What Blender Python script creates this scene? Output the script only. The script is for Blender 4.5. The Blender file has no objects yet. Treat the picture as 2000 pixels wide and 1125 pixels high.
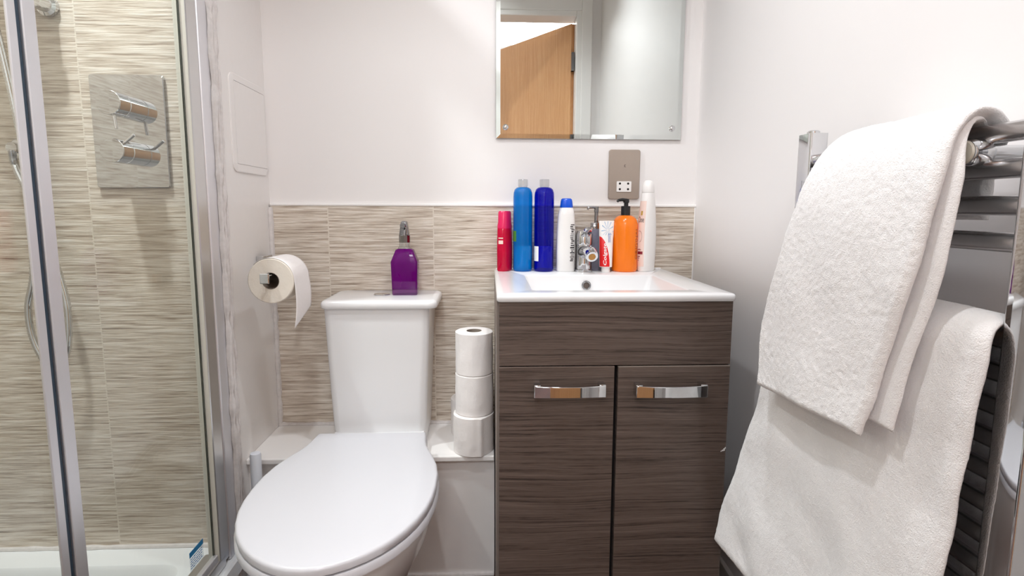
import bpy, bmesh, math, random
from mathutils import Vector, Matrix, noise
from math import sin, cos, pi, radians, sqrt, atan2

random.seed(7)
scene = bpy.context.scene
COL = scene.collection

# ------------------------------------------------------------------ camera
F_PX, CY_PX = 1050.0, 534.0
cam_data = bpy.data.cameras.new('camera')
cam_data.sensor_width = 36.0
cam_data.lens = F_PX / 2000.0 * 36.0
cam_data.shift_y = -(562.5 - CY_PX) / 2000.0
cam_data.clip_start = 0.01
cam = bpy.data.objects.new('camera', cam_data)
COL.objects.link(cam)
cam.matrix_world = (Matrix.Translation((0, -1.6, 1.0)) @ Matrix.Rotation(radians(-2.45), 4, 'Z')
                    @ Matrix.Rotation(radians(90 - 6.73), 4, 'X') @ Matrix.Rotation(radians(0.2), 4, 'Z'))
scene.camera = cam

# ------------------------------------------------------------------ world, lamps, exposure
CEIL = 2.35
world = bpy.data.worlds.new('world')
scene.world = world
world.use_nodes = True
world.node_tree.nodes['Background'].inputs[0].default_value = (0.9, 0.95, 1.0, 1)
world.node_tree.nodes['Background'].inputs[1].default_value = 0.0

scene.view_settings.view_transform = 'Standard'
scene.view_settings.look = 'None'
scene.view_settings.gamma = 1.0
scene.view_settings.use_curve_mapping = False
scene.view_settings.exposure = -0.08


def lamp(name, loc, size, power, col=(0.94, 0.965, 1.0), spread=105, shape='DISK', size_y=None):
    d = bpy.data.lights.new(name, 'AREA')
    d.shape = shape
    d.size = size
    if size_y:
        d.size_y = size_y
    d.energy = power
    d.color = col
    d.spread = radians(spread)
    o = bpy.data.objects.new(name, d)
    COL.objects.link(o)
    o.location = loc
    return o


LAMPS = [(0.25, -0.74), (-0.22, -1.10), (-1.00, -0.66)]
lamp('downlight_over_basin', (0.25, -0.74, CEIL - 0.012), 0.075, 4.6, spread=115)
lamp('downlight_by_door', (-0.22, -1.10, CEIL - 0.012), 0.075, 6.2, spread=132)
lamp('downlight_in_shower', (-1.00, -0.66, CEIL - 0.012), 0.075, 22, spread=160)
lamp('hall_ceiling_light', (0.1, -2.75, 2.37), 1.3, 60, (0.955, 0.975, 1.0), 180, 'RECTANGLE', 0.7)

# ------------------------------------------------------------------ material helpers


class NT:
    def __init__(self, name):
        self.m = bpy.data.materials.new(name)
        self.m.use_nodes = True
        self.t = self.m.node_tree
        self.t.nodes.clear()
        self.out = self.n('ShaderNodeOutputMaterial')

    def n(self, kind, **kw):
        nd = self.t.nodes.new(kind)
        for k, v in kw.items():
            setattr(nd, k, v)
        return nd

    def link(self, a, b):
        self.t.links.new(a, b)

    def math(self, op, a, b=None, c=None):
        nd = self.n('ShaderNodeMath', operation=op)
        for i, v in enumerate((a, b, c)):
            if v is None:
                continue
            if isinstance(v, (int, float)):
                nd.inputs[i].default_value = v
            else:
                self.link(v, nd.inputs[i])
        return nd.outputs[0]

    def coords(self, scale=(1, 1, 1), loc=(0, 0, 0), rot=(0, 0, 0)):
        g = self.n('ShaderNodeNewGeometry')
        mp = self.n('ShaderNodeMapping')
        mp.inputs['Scale'].default_value = scale
        mp.inputs['Location'].default_value = loc
        mp.inputs['Rotation'].default_value = rot
        self.link(g.outputs['Position'], mp.inputs['Vector'])
        return mp.outputs[0]

    def noise(self, vec, scale=5, detail=4, rough=0.5, dist=0.0):
        nd = self.n('ShaderNodeTexNoise')
        nd.inputs['Scale'].default_value = scale
        nd.inputs['Detail'].default_value = detail
        nd.inputs['Roughness'].default_value = rough
        nd.inputs['Distortion'].default_value = dist
        self.link(vec, nd.inputs['Vector'])
        return nd.outputs['Fac']

    def ramp(self, fac, stops, interp='LINEAR'):
        nd = self.n('ShaderNodeValToRGB')
        cr = nd.color_ramp
        cr.interpolation = interp
        while len(cr.elements) < len(stops):
            cr.elements.new(0.5)
        for e, (p, c) in zip(cr.elements, stops):
            e.position = p
            e.color = (*c, 1) if len(c) == 3 else c
        self.link(fac, nd.inputs[0])
        return nd.outputs[0]

    def mix(self, fac, a, b):
        nd = self.n('ShaderNodeMix', data_type='RGBA')
        for v, i in ((fac, 0), (a, 6), (b, 7)):
            if isinstance(v, (int, float)):
                nd.inputs[i].default_value = v
            elif isinstance(v, tuple):
                nd.inputs[i].default_value = (*v, 1)
            else:
                self.link(v, nd.inputs[i])
        return nd.outputs[2]

    def bump(self, height, strength=0.3, dist=0.002):
        nd = self.n('ShaderNodeBump')
        nd.inputs['Strength'].default_value = strength
        nd.inputs['Distance'].default_value = dist
        self.link(height, nd.inputs['Height'])
        return nd.outputs[0]

    def bsdf(self, color=None, rough=0.5, metal=0.0, normal=None, **kw):
        b = self.n('ShaderNodeBsdfPrincipled')
        if isinstance(color, tuple):
            b.inputs['Base Color'].default_value = (*color, 1)
        elif color is not None:
            self.link(color, b.inputs['Base Color'])
        if isinstance(rough, (int, float)):
            b.inputs['Roughness'].default_value = rough
        else:
            self.link(rough, b.inputs['Roughness'])
        b.inputs['Metallic'].default_value = metal
        for k, v in kw.items():
            b.inputs[k.replace('_', ' ')].default_value = v
        if normal is not None:
            self.link(normal, b.inputs['Normal'])
        return b

    def schlick(self, ior):
        """reflectance of a thin clear sheet, the same from both sides"""
        lw = self.n('ShaderNodeLayerWeight')
        lw.inputs[0].default_value = 0.5
        f0 = ((ior - 1) / (ior + 1)) ** 2
        p = self.math('POWER', lw.outputs['Facing'], 5.0)
        return self.math('ADD', self.math('MULTIPLY', p, 1 - f0), f0)

    def done(self, sh):
        self.link(sh.outputs[0] if hasattr(sh, 'outputs') else sh, self.out.inputs['Surface'])
        return self.m


def s2l(r, g, b):
    def f(c):
        c /= 255.0
        return c / 12.92 if c <= 0.04045 else ((c + 0.055) / 1.055) ** 2.4
    return (f(r), f(g), f(b))


def simple(name, rgb, rough=0.5, metal=0.0, var=0.0, scale=30, bump=0.0, **kw):
    """Plain procedural material: base colour with a faint noise variation."""
    t = NT(name)
    c = s2l(*rgb)
    v = t.coords()
    nz = t.noise(v, scale, 3)
    lo = tuple(x * (1 - var) for x in c)
    col = t.mix(nz, lo, c)
    nrm = t.bump(nz, bump, 0.001) if bump else None
    return t.done(t.bsdf(col, rough, metal, nrm, **kw))


def mat_tile(name, w, h, x0, z0):
    """Ridged beige wall tile w x h with pale grout lines, laid in the XZ plane."""
    t = NT(name)
    g = t.n('ShaderNodeNewGeometry')
    sp = t.n('ShaderNodeSeparateXYZ')
    t.link(g.outputs['Position'], sp.inputs[0])
    hx = t.math('ADD', sp.outputs[0], sp.outputs[1])  # x on XZ walls, y on YZ walls (other is constant)
    u = t.math('DIVIDE', t.math('SUBTRACT', hx, x0), w)
    v = t.math('DIVIDE', t.math('SUBTRACT', sp.outputs[2], z0), h)
    fu, fv = t.math('FLOOR', u), t.math('FLOOR', v)
    cell = t.math('ADD', t.math('MULTIPLY', fu, 7.31), t.math('MULTIPLY', fv, 3.77))
    cmb = t.n('ShaderNodeCombineXYZ')
    t.link(t.math('MULTIPLY', hx, 5.0), cmb.inputs[0])
    t.link(cell, cmb.inputs[1])
    t.link(t.math('MULTIPLY', sp.outputs[2], 115.0), cmb.inputs[2])
    n1 = t.noise(cmb.outputs[0], 1.6, 5, 0.62, 0.35)
    cmb2 = t.n('ShaderNodeCombineXYZ')
    t.link(t.math('MULTIPLY', hx, 14.0), cmb2.inputs[0])
    t.link(cell, cmb2.inputs[1])
    t.link(t.math('MULTIPLY', sp.outputs[2], 330.0), cmb2.inputs[2])
    n2 = t.noise(cmb2.outputs[0], 1.3, 3, 0.5, 0.2)
    m = t.math('ADD', t.math('MULTIPLY', n1, 0.72), t.math('MULTIPLY', n2, 0.28))
    col = t.ramp(m, [(0.30, s2l(126, 112, 98)), (0.40, s2l(174, 159, 144)), (0.48, s2l(201, 189, 174)),
                     (0.57, s2l(222, 213, 201)), (0.70, s2l(236, 230, 221))])
    fru = t.math('SUBTRACT', u, fu)
    frv = t.math('SUBTRACT', v, fv)

    def edge(fr, size, gap):
        d = t.math('MINIMUM', fr, t.math('SUBTRACT', 1.0, fr))
        return t.math('LESS_THAN', t.math('MULTIPLY', d, size), gap)
    gr = t.math('MAXIMUM', edge(fru, w, 0.0016), edge(frv, h, 0.0011))
    col2 = t.mix(gr, col, s2l(216, 207, 194))
    hgt = t.math('SUBTRACT', m, t.math('MULTIPLY', gr, 0.25))
    nrm = t.bump(hgt, 0.55, 0.0035)
    return t.done(t.bsdf(col2, 0.38, 0, nrm))


def mat_wood(name, stops, horiz=True, fine=160.0, rough=0.42, seed=0.0, wob_amp=0.055):
    t = NT(name)
    g = t.n('ShaderNodeNewGeometry')
    sp = t.n('ShaderNodeSeparateXYZ')
    t.link(g.outputs['Position'], sp.inputs[0])
    hx = t.math('ADD', sp.outputs[0], t.math('MULTIPLY', sp.outputs[1], 1.0))
    along, across = (hx, sp.outputs[2]) if horiz else (sp.outputs[2], hx)
    # slow waviness of the grain direction
    cw = t.n('ShaderNodeCombineXYZ')
    t.link(t.math('MULTIPLY', along, 2.2), cw.inputs[0])
    t.link(t.math('MULTIPLY', across, 5.0), cw.inputs[2])
    wob = t.math('MULTIPLY', t.noise(cw.outputs[0], 1.0, 2), wob_amp)
    ac = t.math('ADD', across, wob)
    c1 = t.n('ShaderNodeCombineXYZ')
    t.link(t.math('MULTIPLY', along, 3.0), c1.inputs[0])
    c1.inputs[1].default_value = seed
    t.link(t.math('MULTIPLY', ac, fine), c1.inputs[2])
    n1 = t.noise(c1.outputs[0], 1.0, 5, 0.6, 0.3)
    c2 = t.n('ShaderNodeCombineXYZ')
    t.link(t.math('MULTIPLY', along, 30.0), c2.inputs[0])
    c2.inputs[1].default_value = seed + 4
    t.link(t.math('MULTIPLY', ac, fine * 5), c2.inputs[2])
    n2 = t.noise(c2.outputs[0], 1.0, 3, 0.6, 0.1)
    m = t.math('ADD', t.math('MULTIPLY', n1, 0.68), t.math('MULTIPLY', n2, 0.32))
    col = t.ramp(m, stops)
    return t.done(t.bsdf(col, rough, 0, t.bump(m, 0.25, 0.001)))


def mat_clear(name, tint=(1, 1, 1), ior=1.45, rough=0.0, spec=1.0):
    """Clear sheet of glass or plastic: see-through with a Fresnel reflection."""
    t = NT(name)
    tr = t.n('ShaderNodeBsdfTransparent')
    v = t.coords()
    nz = t.noise(v, 3, 2)
    col = t.mix(nz, tuple(x * 0.99 for x in tint), tint)
    t.link(col, tr.inputs[0])
    gl = t.n('ShaderNodeBsdfGlossy')
    gl.inputs['Roughness'].default_value = rough
    mx = t.n('ShaderNodeMixShader')
    t.link(t.math('MULTIPLY', t.schlick(ior), spec), mx.inputs[0])
    t.link(tr.outputs[0], mx.inputs[1])
    t.link(gl.outputs[0], mx.inputs[2])
    return t.done(mx)


def mat_liquid(name, tint, body, dens=0.35, ior=1.4):
    """Coloured see-through bottle: tinted clear wall, a little coloured body, glossy surface."""
    t = NT(name)
    tr = t.n('ShaderNodeBsdfTransparent')
    tr.inputs[0].default_value = (*tint, 1)
    df = t.n('ShaderNodeBsdfDiffuse')
    v = t.coords()
    nz = t.noise(v, 14, 3, 0.5, 0.6)
    t.link(t.mix(nz, tuple(x * 0.75 for x in body), body), df.inputs[0])
    m1 = t.n('ShaderNodeMixShader')
    m1.inputs[0].default_value = dens
    t.link(tr.outputs[0], m1.inputs[1])
    t.link(df.outputs[0], m1.inputs[2])
    gl = t.n('ShaderNodeBsdfGlossy')
    gl.inputs['Roughness'].default_value = 0.03
    m2 = t.n('ShaderNodeMixShader')
    t.link(t.schlick(ior), m2.inputs[0])
    t.link(m1.outputs[0], m2.inputs[1])
    t.link(gl.outputs[0], m2.inputs[2])
    return t.done(m2)


def mat_terry(name, rgb):
    t = NT(name)
    v = t.coords()
    n1 = t.noise(v, 620, 2, 0.7)
    n2 = t.noise(v, 190, 3, 0.6)
    m = t.math('ADD', t.math('MULTIPLY', n1, 0.55), t.math('MULTIPLY', n2, 0.45))
    c = s2l(*rgb)
    col = t.mix(m, tuple(x * 0.92 for x in c), c)
    return t.done(t.bsdf(col, 0.95, 0, t.bump(m, 0.8, 0.0025), Sheen_Weight=0.4))


def mat_steel(name, rgb=(205, 206, 208), rough=0.06):
    t = NT(name)
    v = t.coords()
    nz = t.noise(v, 40, 2)
    c = s2l(*rgb)
    return t.done(t.bsdf(t.mix(nz, tuple(x * 0.97 for x in c), c), rough, 1.0))


def mat_paper(name, rgb):
    t = NT(name)
    v = t.coords()
    n1 = t.noise(v, 90, 3, 0.6)
    n2 = t.noise(v, 600, 2, 0.6)
    c = s2l(*rgb)
    col = t.mix(n1, tuple(x * 0.95 for x in c), c)
    h = t.math('ADD', n1, t.math('MULTIPLY', n2, 0.4))
    return t.done(t.bsdf(col, 0.95, 0, t.bump(h, 0.35, 0.002)))


M = {}
M['wall'] = simple('white_wall_paint', (233, 230, 229), 0.55, var=0.02, scale=4, bump=0.03)
M['wall_gloss'] = simple('white_paint_satin', (232, 229, 227), 0.32, var=0.03, scale=60, bump=0.06)
M['ceiling'] = simple('white_ceiling_paint', (236, 235, 234), 0.7, var=0.01)
M['floor'] = mat_wood('dark_brown_floor_wood', [(0.3, s2l(40, 22, 18)), (0.55, s2l(74, 44, 36)), (0.75, s2l(96, 62, 50))], True, 60)
M['tile_back'] = mat_tile('ridged_beige_tile', 0.3045, 0.1985, -0.4764, 0.0227)
M['tile_shower'] = mat_tile('ridged_beige_tile_shower', 0.3045, 0.2005, -0.94 - 0.28, 0.0175)
M['tile_side'] = mat_tile('ridged_beige_tile_side', 0.3045, 0.2005, -1.42 - 0.33, 0.0175)
M['trim'] = simple('white_trim', (240, 238, 236), 0.3, var=0.01)
M['sealant'] = simple('white_sealant', (226, 221, 219), 0.4, var=0.30, scale=90, bump=0.5)
M['ceramic'] = simple('white_ceramic', (230, 230, 231), 0.16, var=0.005)
M['seat_plastic'] = simple('white_seat_plastic', (208, 208, 213), 0.22, var=0.005)
M['tray'] = simple('white_tray_resin', (232, 234, 236), 0.3, var=0.01)
M['chrome'] = mat_steel('chrome', (214, 215, 217), 0.03)
M['chrome_dark'] = mat_steel('dark_chrome', (150, 150, 152), 0.12)
M['alu'] = mat_steel('satin_aluminium', (236, 236, 240), 0.5)
M['alu_bright'] = mat_steel('polished_aluminium', (220, 220, 220), 0.28)
M['seal_dark'] = simple('dark_blue_grey_seal', (44, 66, 84), 0.35, var=0.15)
M['pale_jamb_reflection'] = simple('pale_jamb_reflection', (214, 212, 202), 0.35, var=0.04)  # beige tone painted in for the tile reflected by the jamb
M['seal_black'] = simple('dark_green_glass_edge', (36, 50, 46), 0.3, var=0.15)
M['glass'] = mat_clear('shower_glass', (0.955, 0.975, 0.955), 1.45)
M['clear_plastic'] = mat_clear('clear_plastic', (0.86, 0.87, 0.87), 1.9, 0.04, 1.6)
M['mirror'] = mat_steel('mirror_silver', (226, 231, 229), 0.0)
M['vanity'] = mat_wood('dark_oak_laminate', [(0.34, s2l(36, 28, 26)), (0.41, s2l(62, 51, 46)), (0.47, s2l(86, 73, 66)),
                                             (0.58, s2l(100, 86, 79)), (0.74, s2l(126, 112, 104))], True, 230, 0.45, 0.0, 0.035)
M['vanity_edge'] = simple('grey_laminate_edge', (128, 116, 108), 0.5, var=0.08)
M['dark_gap'] = simple('dark_carcass_inside', (24, 20, 19), 0.8, var=0.1)
M['oak'] = mat_wood('oak_veneer', [(0.3, s2l(196, 140, 92)), (0.5, s2l(214, 160, 110)), (0.72, s2l(226, 178, 130))], False, 70, 0.4, 3)
M['taupe'] = simple('taupe_satin_metal', (166, 153, 142), 0.38, var=0.03, Metallic=0.25)
M['white_plastic'] = simple('white_plastic', (238, 236, 234), 0.28, var=0.005)
M['cream_plastic'] = simple('cream_plastic', (226, 222, 208), 0.3, var=0.02)
M['black_plastic'] = simple('black_plastic', (26, 25, 27), 0.3, var=0.1)
M['dark_hole'] = simple('dark_hole', (30, 26, 26), 0.8, var=0.1)
M['purple'] = mat_liquid('purple_liquid', s2l(170, 40, 175), s2l(135, 0, 145), 0.40)
M['purple_base'] = mat_liquid('purple_glass_base', s2l(205, 130, 205), s2l(150, 90, 160), 0.35)
M['turquoise'] = mat_liquid('turquoise_liquid', s2l(30, 180, 240), s2l(0, 145, 230), 0.38)
M['navy'] = mat_liquid('royal_blue_liquid', s2l(50, 56, 222), s2l(8, 12, 180), 0.32)
M['pink'] = mat_liquid('crimson_plastic', s2l(215, 20, 70), s2l(215, 12, 62), 0.8)
M['pink_cap'] = simple('crimson_cap_plastic', (214, 24, 88), 0.25, var=0.05)
M['blue_cap'] = simple('blue_cap_plastic', (0, 84, 215), 0.25, var=0.05)
M['orange'] = simple('orange_plastic', (250, 126, 12), 0.22, var=0.06, scale=10)
M['grey_stone'] = simple('grey_blue_stone_resin', (128, 128, 146), 0.55, var=0.22, scale=160)
M['red_print'] = simple('red_print', (222, 14, 22), 0.3, var=0.03)
M['blue_print'] = simple('light_blue_print', (150, 190, 226), 0.35, var=0.2, scale=120)
M['ink'] = simple('dark_ink', (52, 46, 50), 0.5, var=0.1)
M['ink_brown'] = simple('brown_ink', (168, 84, 22), 0.5, var=0.1)
M['ink_blue'] = simple('blue_ink', (70, 120, 190), 0.5, var=0.1)
M['ink_white'] = simple('white_ink', (244, 244, 244), 0.4, var=0.01)
M['ink_gold'] = simple('gold_ink', (196, 160, 70), 0.35, var=0.1)
M['brass'] = simple('brass_screen', (186, 132, 56), 0.35, var=0.25, scale=300)
M['ink_arc'] = simple('dusky_pink_ink', (170, 140, 138), 0.4, var=0.1)
M['ink_maroon'] = simple('maroon_ink', (130, 16, 40), 0.4, var=0.1)
M['ink_green'] = simple('green_ink', (70, 140, 60), 0.4, var=0.2, scale=200)
M['blush'] = simple('blush_label', (238, 212, 202), 0.3, var=0.06, scale=20)
M['towel'] = mat_terry('white_terry', (255, 253, 253))
M['paper'] = mat_paper('white_tissue', (240, 236, 234))
M['paper_end'] = mat_paper('cream_tissue_end', (236, 228, 216))
M['card'] = simple('grey_card_core', (150, 138, 126), 0.9, var=0.1)
M['sticker_blue'] = simple('sticker_blue', (24, 140, 200), 0.4, var=0.1)
M['sticker_clear'] = mat_clear('sticker_film', (0.93, 0.95, 0.97), 1.3)
M['hall'] = simple('hall_white_paint', (240, 240, 240), 0.6, var=0.01)
M['drain'] = simple('brown_grey_overflow', (92, 80, 74), 0.5, var=0.2)
M['rad_dark'] = mat_steel('radiator_chrome', (208, 206, 206), 0.24)
M['brush_white'] = simple('pale_white_plastic', (226, 230, 238), 0.3, var=0.01)

# ------------------------------------------------------------------ mesh helpers


class MB:
    def __init__(self):
        self.v, self.f = [], []

    def add(self, vs, fs):
        o = len(self.v)
        self.v += [tuple(p) for p in vs]
        self.f += [tuple(i + o for i in f) for f in fs]
        return self

    def box(self, a, b):
        x0, y0, z0 = a
        x1, y1, z1 = b
        vs = [(x, y, z) for z in (z0, z1) for y in (y0, y1) for x in (x0, x1)]
        return self.add(vs, [(0, 2, 3, 1), (4, 5, 7, 6), (0, 1, 5, 4), (2, 6, 7, 3), (0, 4, 6, 2), (1, 3, 7, 5)])

    def obox(self, c, ax, ay, az):
        """oriented box: centre and three half-axis vectors"""
        c, ax, ay, az = map(Vector, (c, ax, ay, az))
        vs = [c + sx * ax + sy * ay + sz * az for sz in (-1, 1) for sy in (-1, 1) for sx in (-1, 1)]
        return self.add(vs, [(0, 2, 3, 1), (4, 5, 7, 6), (0, 1, 5, 4), (2, 6, 7, 3), (0, 4, 6, 2), (1, 3, 7, 5)])

    def loft(self, rings, cap0=True, cap1=True, closed=True):
        n = len(rings[0])
        vs = [p for r in rings for p in r]
        fs = []
        for i in range(len(rings) - 1):
            for j in range(n if closed else n - 1):
                k = (j + 1) % n
                fs.append((i * n + j, i * n + k, (i + 1) * n + k, (i + 1) * n + j))
        if cap0:
            fs.append(tuple(range(n - 1, -1, -1)))
        if cap1:
            fs.append(tuple((len(rings) - 1) * n + j for j in range(n)))
        return self.add(vs, fs)

    def lathe(self, c, prof, n=40, sx=1.0, sy=1.0, axis='z', cap0=True, cap1=True, rot=0.0):
        rings = []
        for r, h in prof:
            ring = []
            for i in range(n):
                a = 2 * pi * i / n
                p, q = r * cos(a) * sx, r * sin(a) * sy
                p, q = p * cos(rot) - q * sin(rot), p * sin(rot) + q * cos(rot)
                if axis == 'z':
                    ring.append((c[0] + p, c[1] + q, c[2] + h))
                elif axis == 'y':
                    ring.append((c[0] + q, c[1] + h, c[2] + p))
                else:
                    ring.append((c[0] + h, c[1] + p, c[2] + q))
            rings.append(ring)
        return self.loft(rings, cap0, cap1)

    def tube(self, pts, r, n=12, rfun=None, flat=1.0):
        pts = [Vector(p) for p in pts]
        rings = []
        up = None
        for i, p in enumerate(pts):
            d = (pts[min(i + 1, len(pts) - 1)] - pts[max(i - 1, 0)]).normalized()
            if up is None:
                up = Vector((0, 0, 1)) if abs(d.z) < 0.9 else Vector((1, 0, 0))
            s = d.cross(up).normalized()
            up = s.cross(d).normalized()
            rr = rfun(i) if rfun else r
            rings.append([p + s * (rr * cos(2 * pi * k / n)) + up * (rr * flat * sin(2 * pi * k / n)) for k in range(n)])
        return self.loft(rings)

    def build(self, name, mat, parent=None, smooth=True, bevel=0.0, segs=2, angle=40, subsurf=0):
        me = bpy.data.meshes.new(name)
        off = Vector(parent['_o']) if parent is not None and '_o' in parent else Vector((0, 0, 0))
        me.from_pydata([tuple(Vector(p) - off) for p in self.v], [], self.f)
        bm = bmesh.new()
        bm.from_mesh(me)
        bmesh.ops.recalc_face_normals(bm, faces=bm.faces)
        bm.to_mesh(me)
        bm.free()
        if isinstance(mat, (list, tuple)):
            for m in mat:
                me.materials.append(m)
        else:
            me.materials.append(mat)
        o = bpy.data.objects.new(name, me)
        COL.objects.link(o)
        if parent is not None:
            o.parent = parent
            o['_o'] = list(off)
        if bevel:
            md = o.modifiers.new('bevel', 'BEVEL')
            md.width = bevel
            md.segments = segs
            md.limit_method = 'ANGLE'
            md.angle_limit = radians(35)
        if subsurf:
            md = o.modifiers.new('sub', 'SUBSURF')
            md.levels = md.render_levels = subsurf
        if smooth:
            for p in me.polygons:
                p.use_smooth = True
            me.set_sharp_from_angle(angle=radians(angle))
        return o


def thing(name, label, cat, loc, group=None):
    o = bpy.data.objects.new(name, None)
    o.empty_display_size = 0.02
    COL.objects.link(o)
    o.location = loc
    o['_o'] = list(loc)
    o['label'] = label
    o['category'] = cat
    if group:
        o['group'] = group
    return o


def tag(o, label, cat, group=None):
    o['label'] = label
    o['category'] = cat
    if group:
        o['group'] = group
    return o


def struct(o):
    o['kind'] = 'structure'
    return o


def rrect(x0, x1, y0, y1, r, n=6):
    """rounded rectangle, counter-clockwise"""
    r = max(1e-5, min(r, (x1 - x0) / 2 - 1e-5, (y1 - y0) / 2 - 1e-5))
    out = []
    for cx, cy, a0 in ((x1 - r, y0 + r, -pi / 2), (x1 - r, y1 - r, 0), (x0 + r, y1 - r, pi / 2), (x0 + r, y0 + r, pi)):
        for i in range(n + 1):
            a = a0 + pi / 2 * i / n
            out.append((cx + r * cos(a), cy + r * sin(a)))
    return out


def zring(pts, z):
    return [(p[0], p[1], z) for p in pts]


def text_mesh(name, body, mat, parent, fn, size=1.0, extrude=0.0, bold=0.0, shear=0.0, width=None, height=None, offset=0.0, sub=1):
    """Lettering as mesh: text laid in (u, v), scaled to width x height, mapped by fn(u, v, w) to the surface."""
    cu = bpy.data.curves.new(name, 'FONT')
    cu.body = body
    cu.size = 1.0
    cu.shear = shear
    cu.offset = bold
    cu.resolution_u = 3
    tmp = bpy.data.objects.new('tmp_text', cu)
    COL.objects.link(tmp)
    dg = bpy.context.evaluated_depsgraph_get()
    me = bpy.data.meshes.new_from_object(tmp.evaluated_get(dg))
    bpy.data.objects.remove(tmp)
    me.name = name
    bm = bmesh.new()
    bm.from_mesh(me)
    bmesh.ops.triangulate(bm, faces=bm.faces)
    if sub:
        bmesh.ops.subdivide_edges(bm, edges=bm.edges, cuts=sub, use_grid_fill=True)
    xs = [v.co.x for v in bm.verts]
    ys = [v.co.y for v in bm.verts]
    sx = (width / (max(xs) - min(xs))) if width else size
    sy = (height / (max(ys) - min(ys))) if height else sx
    off = Vector(parent['_o'])
    for v in bm.verts:
        u, w = (v.co.x - min(xs)) * sx, (v.co.y - min(ys)) * sy
        v.co = Vector(fn(u, w)) - off
    bm.to_mesh(me)
    bm.free()
    me.materials.clear()
    me.materials.append(mat)
    o = bpy.data.objects.new(name, me)
    COL.objects.link(o)
    o.parent = parent
    o['_o'] = list(off)
    return o


# ------------------------------------------------------------------ the setting
XL, XR = -0.635, 0.616       # duct wall on the left, right wall
YD = -1.47                   # room face of the door wall
YSH = -0.28                  # shower back wall
XSL = -1.42                  # shower far side wall

struct(MB().box((-1.6, YD - 0.1, -0.05), (0.75, 0.12, 0)).build('floor', M['floor'], smooth=False))
struct(MB().box((-1.6, YD - 0.1, CEIL), (0.75, 0.12, CEIL + 0.05)).build('ceiling', M['ceiling'], smooth=False))
struct(MB().box((XL - 0.05, 0, 0), (0.75, 0.12, CEIL)).build('wall_back', M['wall'], smooth=False))
struct(MB().box((XR, YD - 0.1, 0), (0.75, 0.0, CEIL)).build('wall_right', M['wall'], smooth=False))
struct(MB().box((XSL, YSH + 0.012, 0), (XL, 0.0, CEIL)).box((-0.6705, -0.2985, 0.0), (XL, YSH + 0.0125, CEIL)).build('wall_left', M['wall_gloss'], smooth=False))
struct(MB().box((XSL, YSH, 0.10), (-0.672, YSH + 0.012, CEIL)).build('wall_shower_back', M['tile_shower'], smooth=False))
struct(MB().box((XSL - 0.1, YD, 0.0), (XSL, YSH + 0.012, CEIL)).build('wall_shower_side', M['tile_side'], smooth=False))

# door wall with an opening, hall beyond
DX0, DX1, DZ = -0.30, 0.478, 2.045
w = MB()
w.box((XSL - 0.1, YD - 0.1, 0), (DX0 - 0.03, YD, CEIL))
w.box((DX1 + 0.03, YD - 0.1, 0), (XR, YD, CEIL))
w.box((DX0 - 0.03, YD - 0.1, DZ + 0.03), (DX1 + 0.03, YD, CEIL))
struct(w.build('wall_front', M['wall'], smooth=False))
fr = MB()
fr.box((DX1, YD - 0.11, 0), (DX1 + 0.03, YD + 0.012, DZ + 0.03))
fr.box((DX0 - 0.03, YD - 0.11, 0), (DX0, YD + 0.012, DZ + 0.03))
fr.box((DX0, YD - 0.11, DZ), (DX1, YD + 0.012, DZ + 0.03))
fr.box((DX1 + 0.028, YD, 0), (DX1 + 0.085, YD + 0.018, DZ + 0.085))
fr.box((DX0 - 0.085, YD, 0), (DX0 - 0.028, YD + 0.018, DZ + 0.085))
fr.box((DX0 - 0.028, YD, DZ + 0.028), (DX1 + 0.028, YD + 0.018, DZ + 0.085))
struct(fr.build('trim_1', M['trim'], smooth=False, bevel=0.004))

hl = MB()
hl.box((-1.6, -3.35, -0.05), (1.6, YD - 0.1, 0))
struct(hl.build('floor_hall', M['floor'], smooth=False))
struct(MB().box((-1.6, -3.35, 2.4), (1.6, YD - 0.1, 2.45)).build('ceiling_hall', M['hall'], smooth=False))
struct(MB().box((-1.6, -3.45, 0), (1.6, -3.35, 2.4)).build('wall_hall_far', M['hall'], smooth=False))
struct(MB().box((-1.7, -3.35, 0), (-1.6, YD - 0.1, 2.4)).build('wall_hall_left', M['hall'], smooth=False))
struct(MB().box((1.6, -3.35, 0), (1.7, YD - 0.1, 2.4)).build('wall_hall_right', M['hall'], smooth=False))
struct(MB().box((XR, YD - 0.1, 0), (1.6, YD - 0.02, 2.4)).build('wall_hall_near', M['hall'], smooth=False))

# door leaf standing open into the hall
hx, hy = DX1 - 0.016, YD - 0.055
dv = Vector((-0.377, -0.495, 0)).normalized()
dn = Vector((dv.y, -dv.x, 0))
dw, dt = 0.75, 0.04
dr = MB().obox((hx + dv.x * (dw / 2 + 0.006) + dn.x * -dt / 2, hy + dv.y * (dw / 2 + 0.006) + dn.y * -dt / 2, 1.02),
               dv * (dw / 2), dn * (dt / 2), Vector((0, 0, 1.01)))
door = struct(dr.build('door_1', M['oak'], smooth=False, bevel=0.002))
for z in (0.25, 1.0, 1.82):
    MB().lathe((hx + 0.006, hy + 0.012, z - 0.05), [(0.009, 0), (0.009, 0.1)], 16).box(
        (hx - 0.004, hy - 0.004, z - 0.05), (hx + 0.011, hy + 0.022, z + 0.05)).build('hinge', M['chrome_dark'], door)

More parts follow.
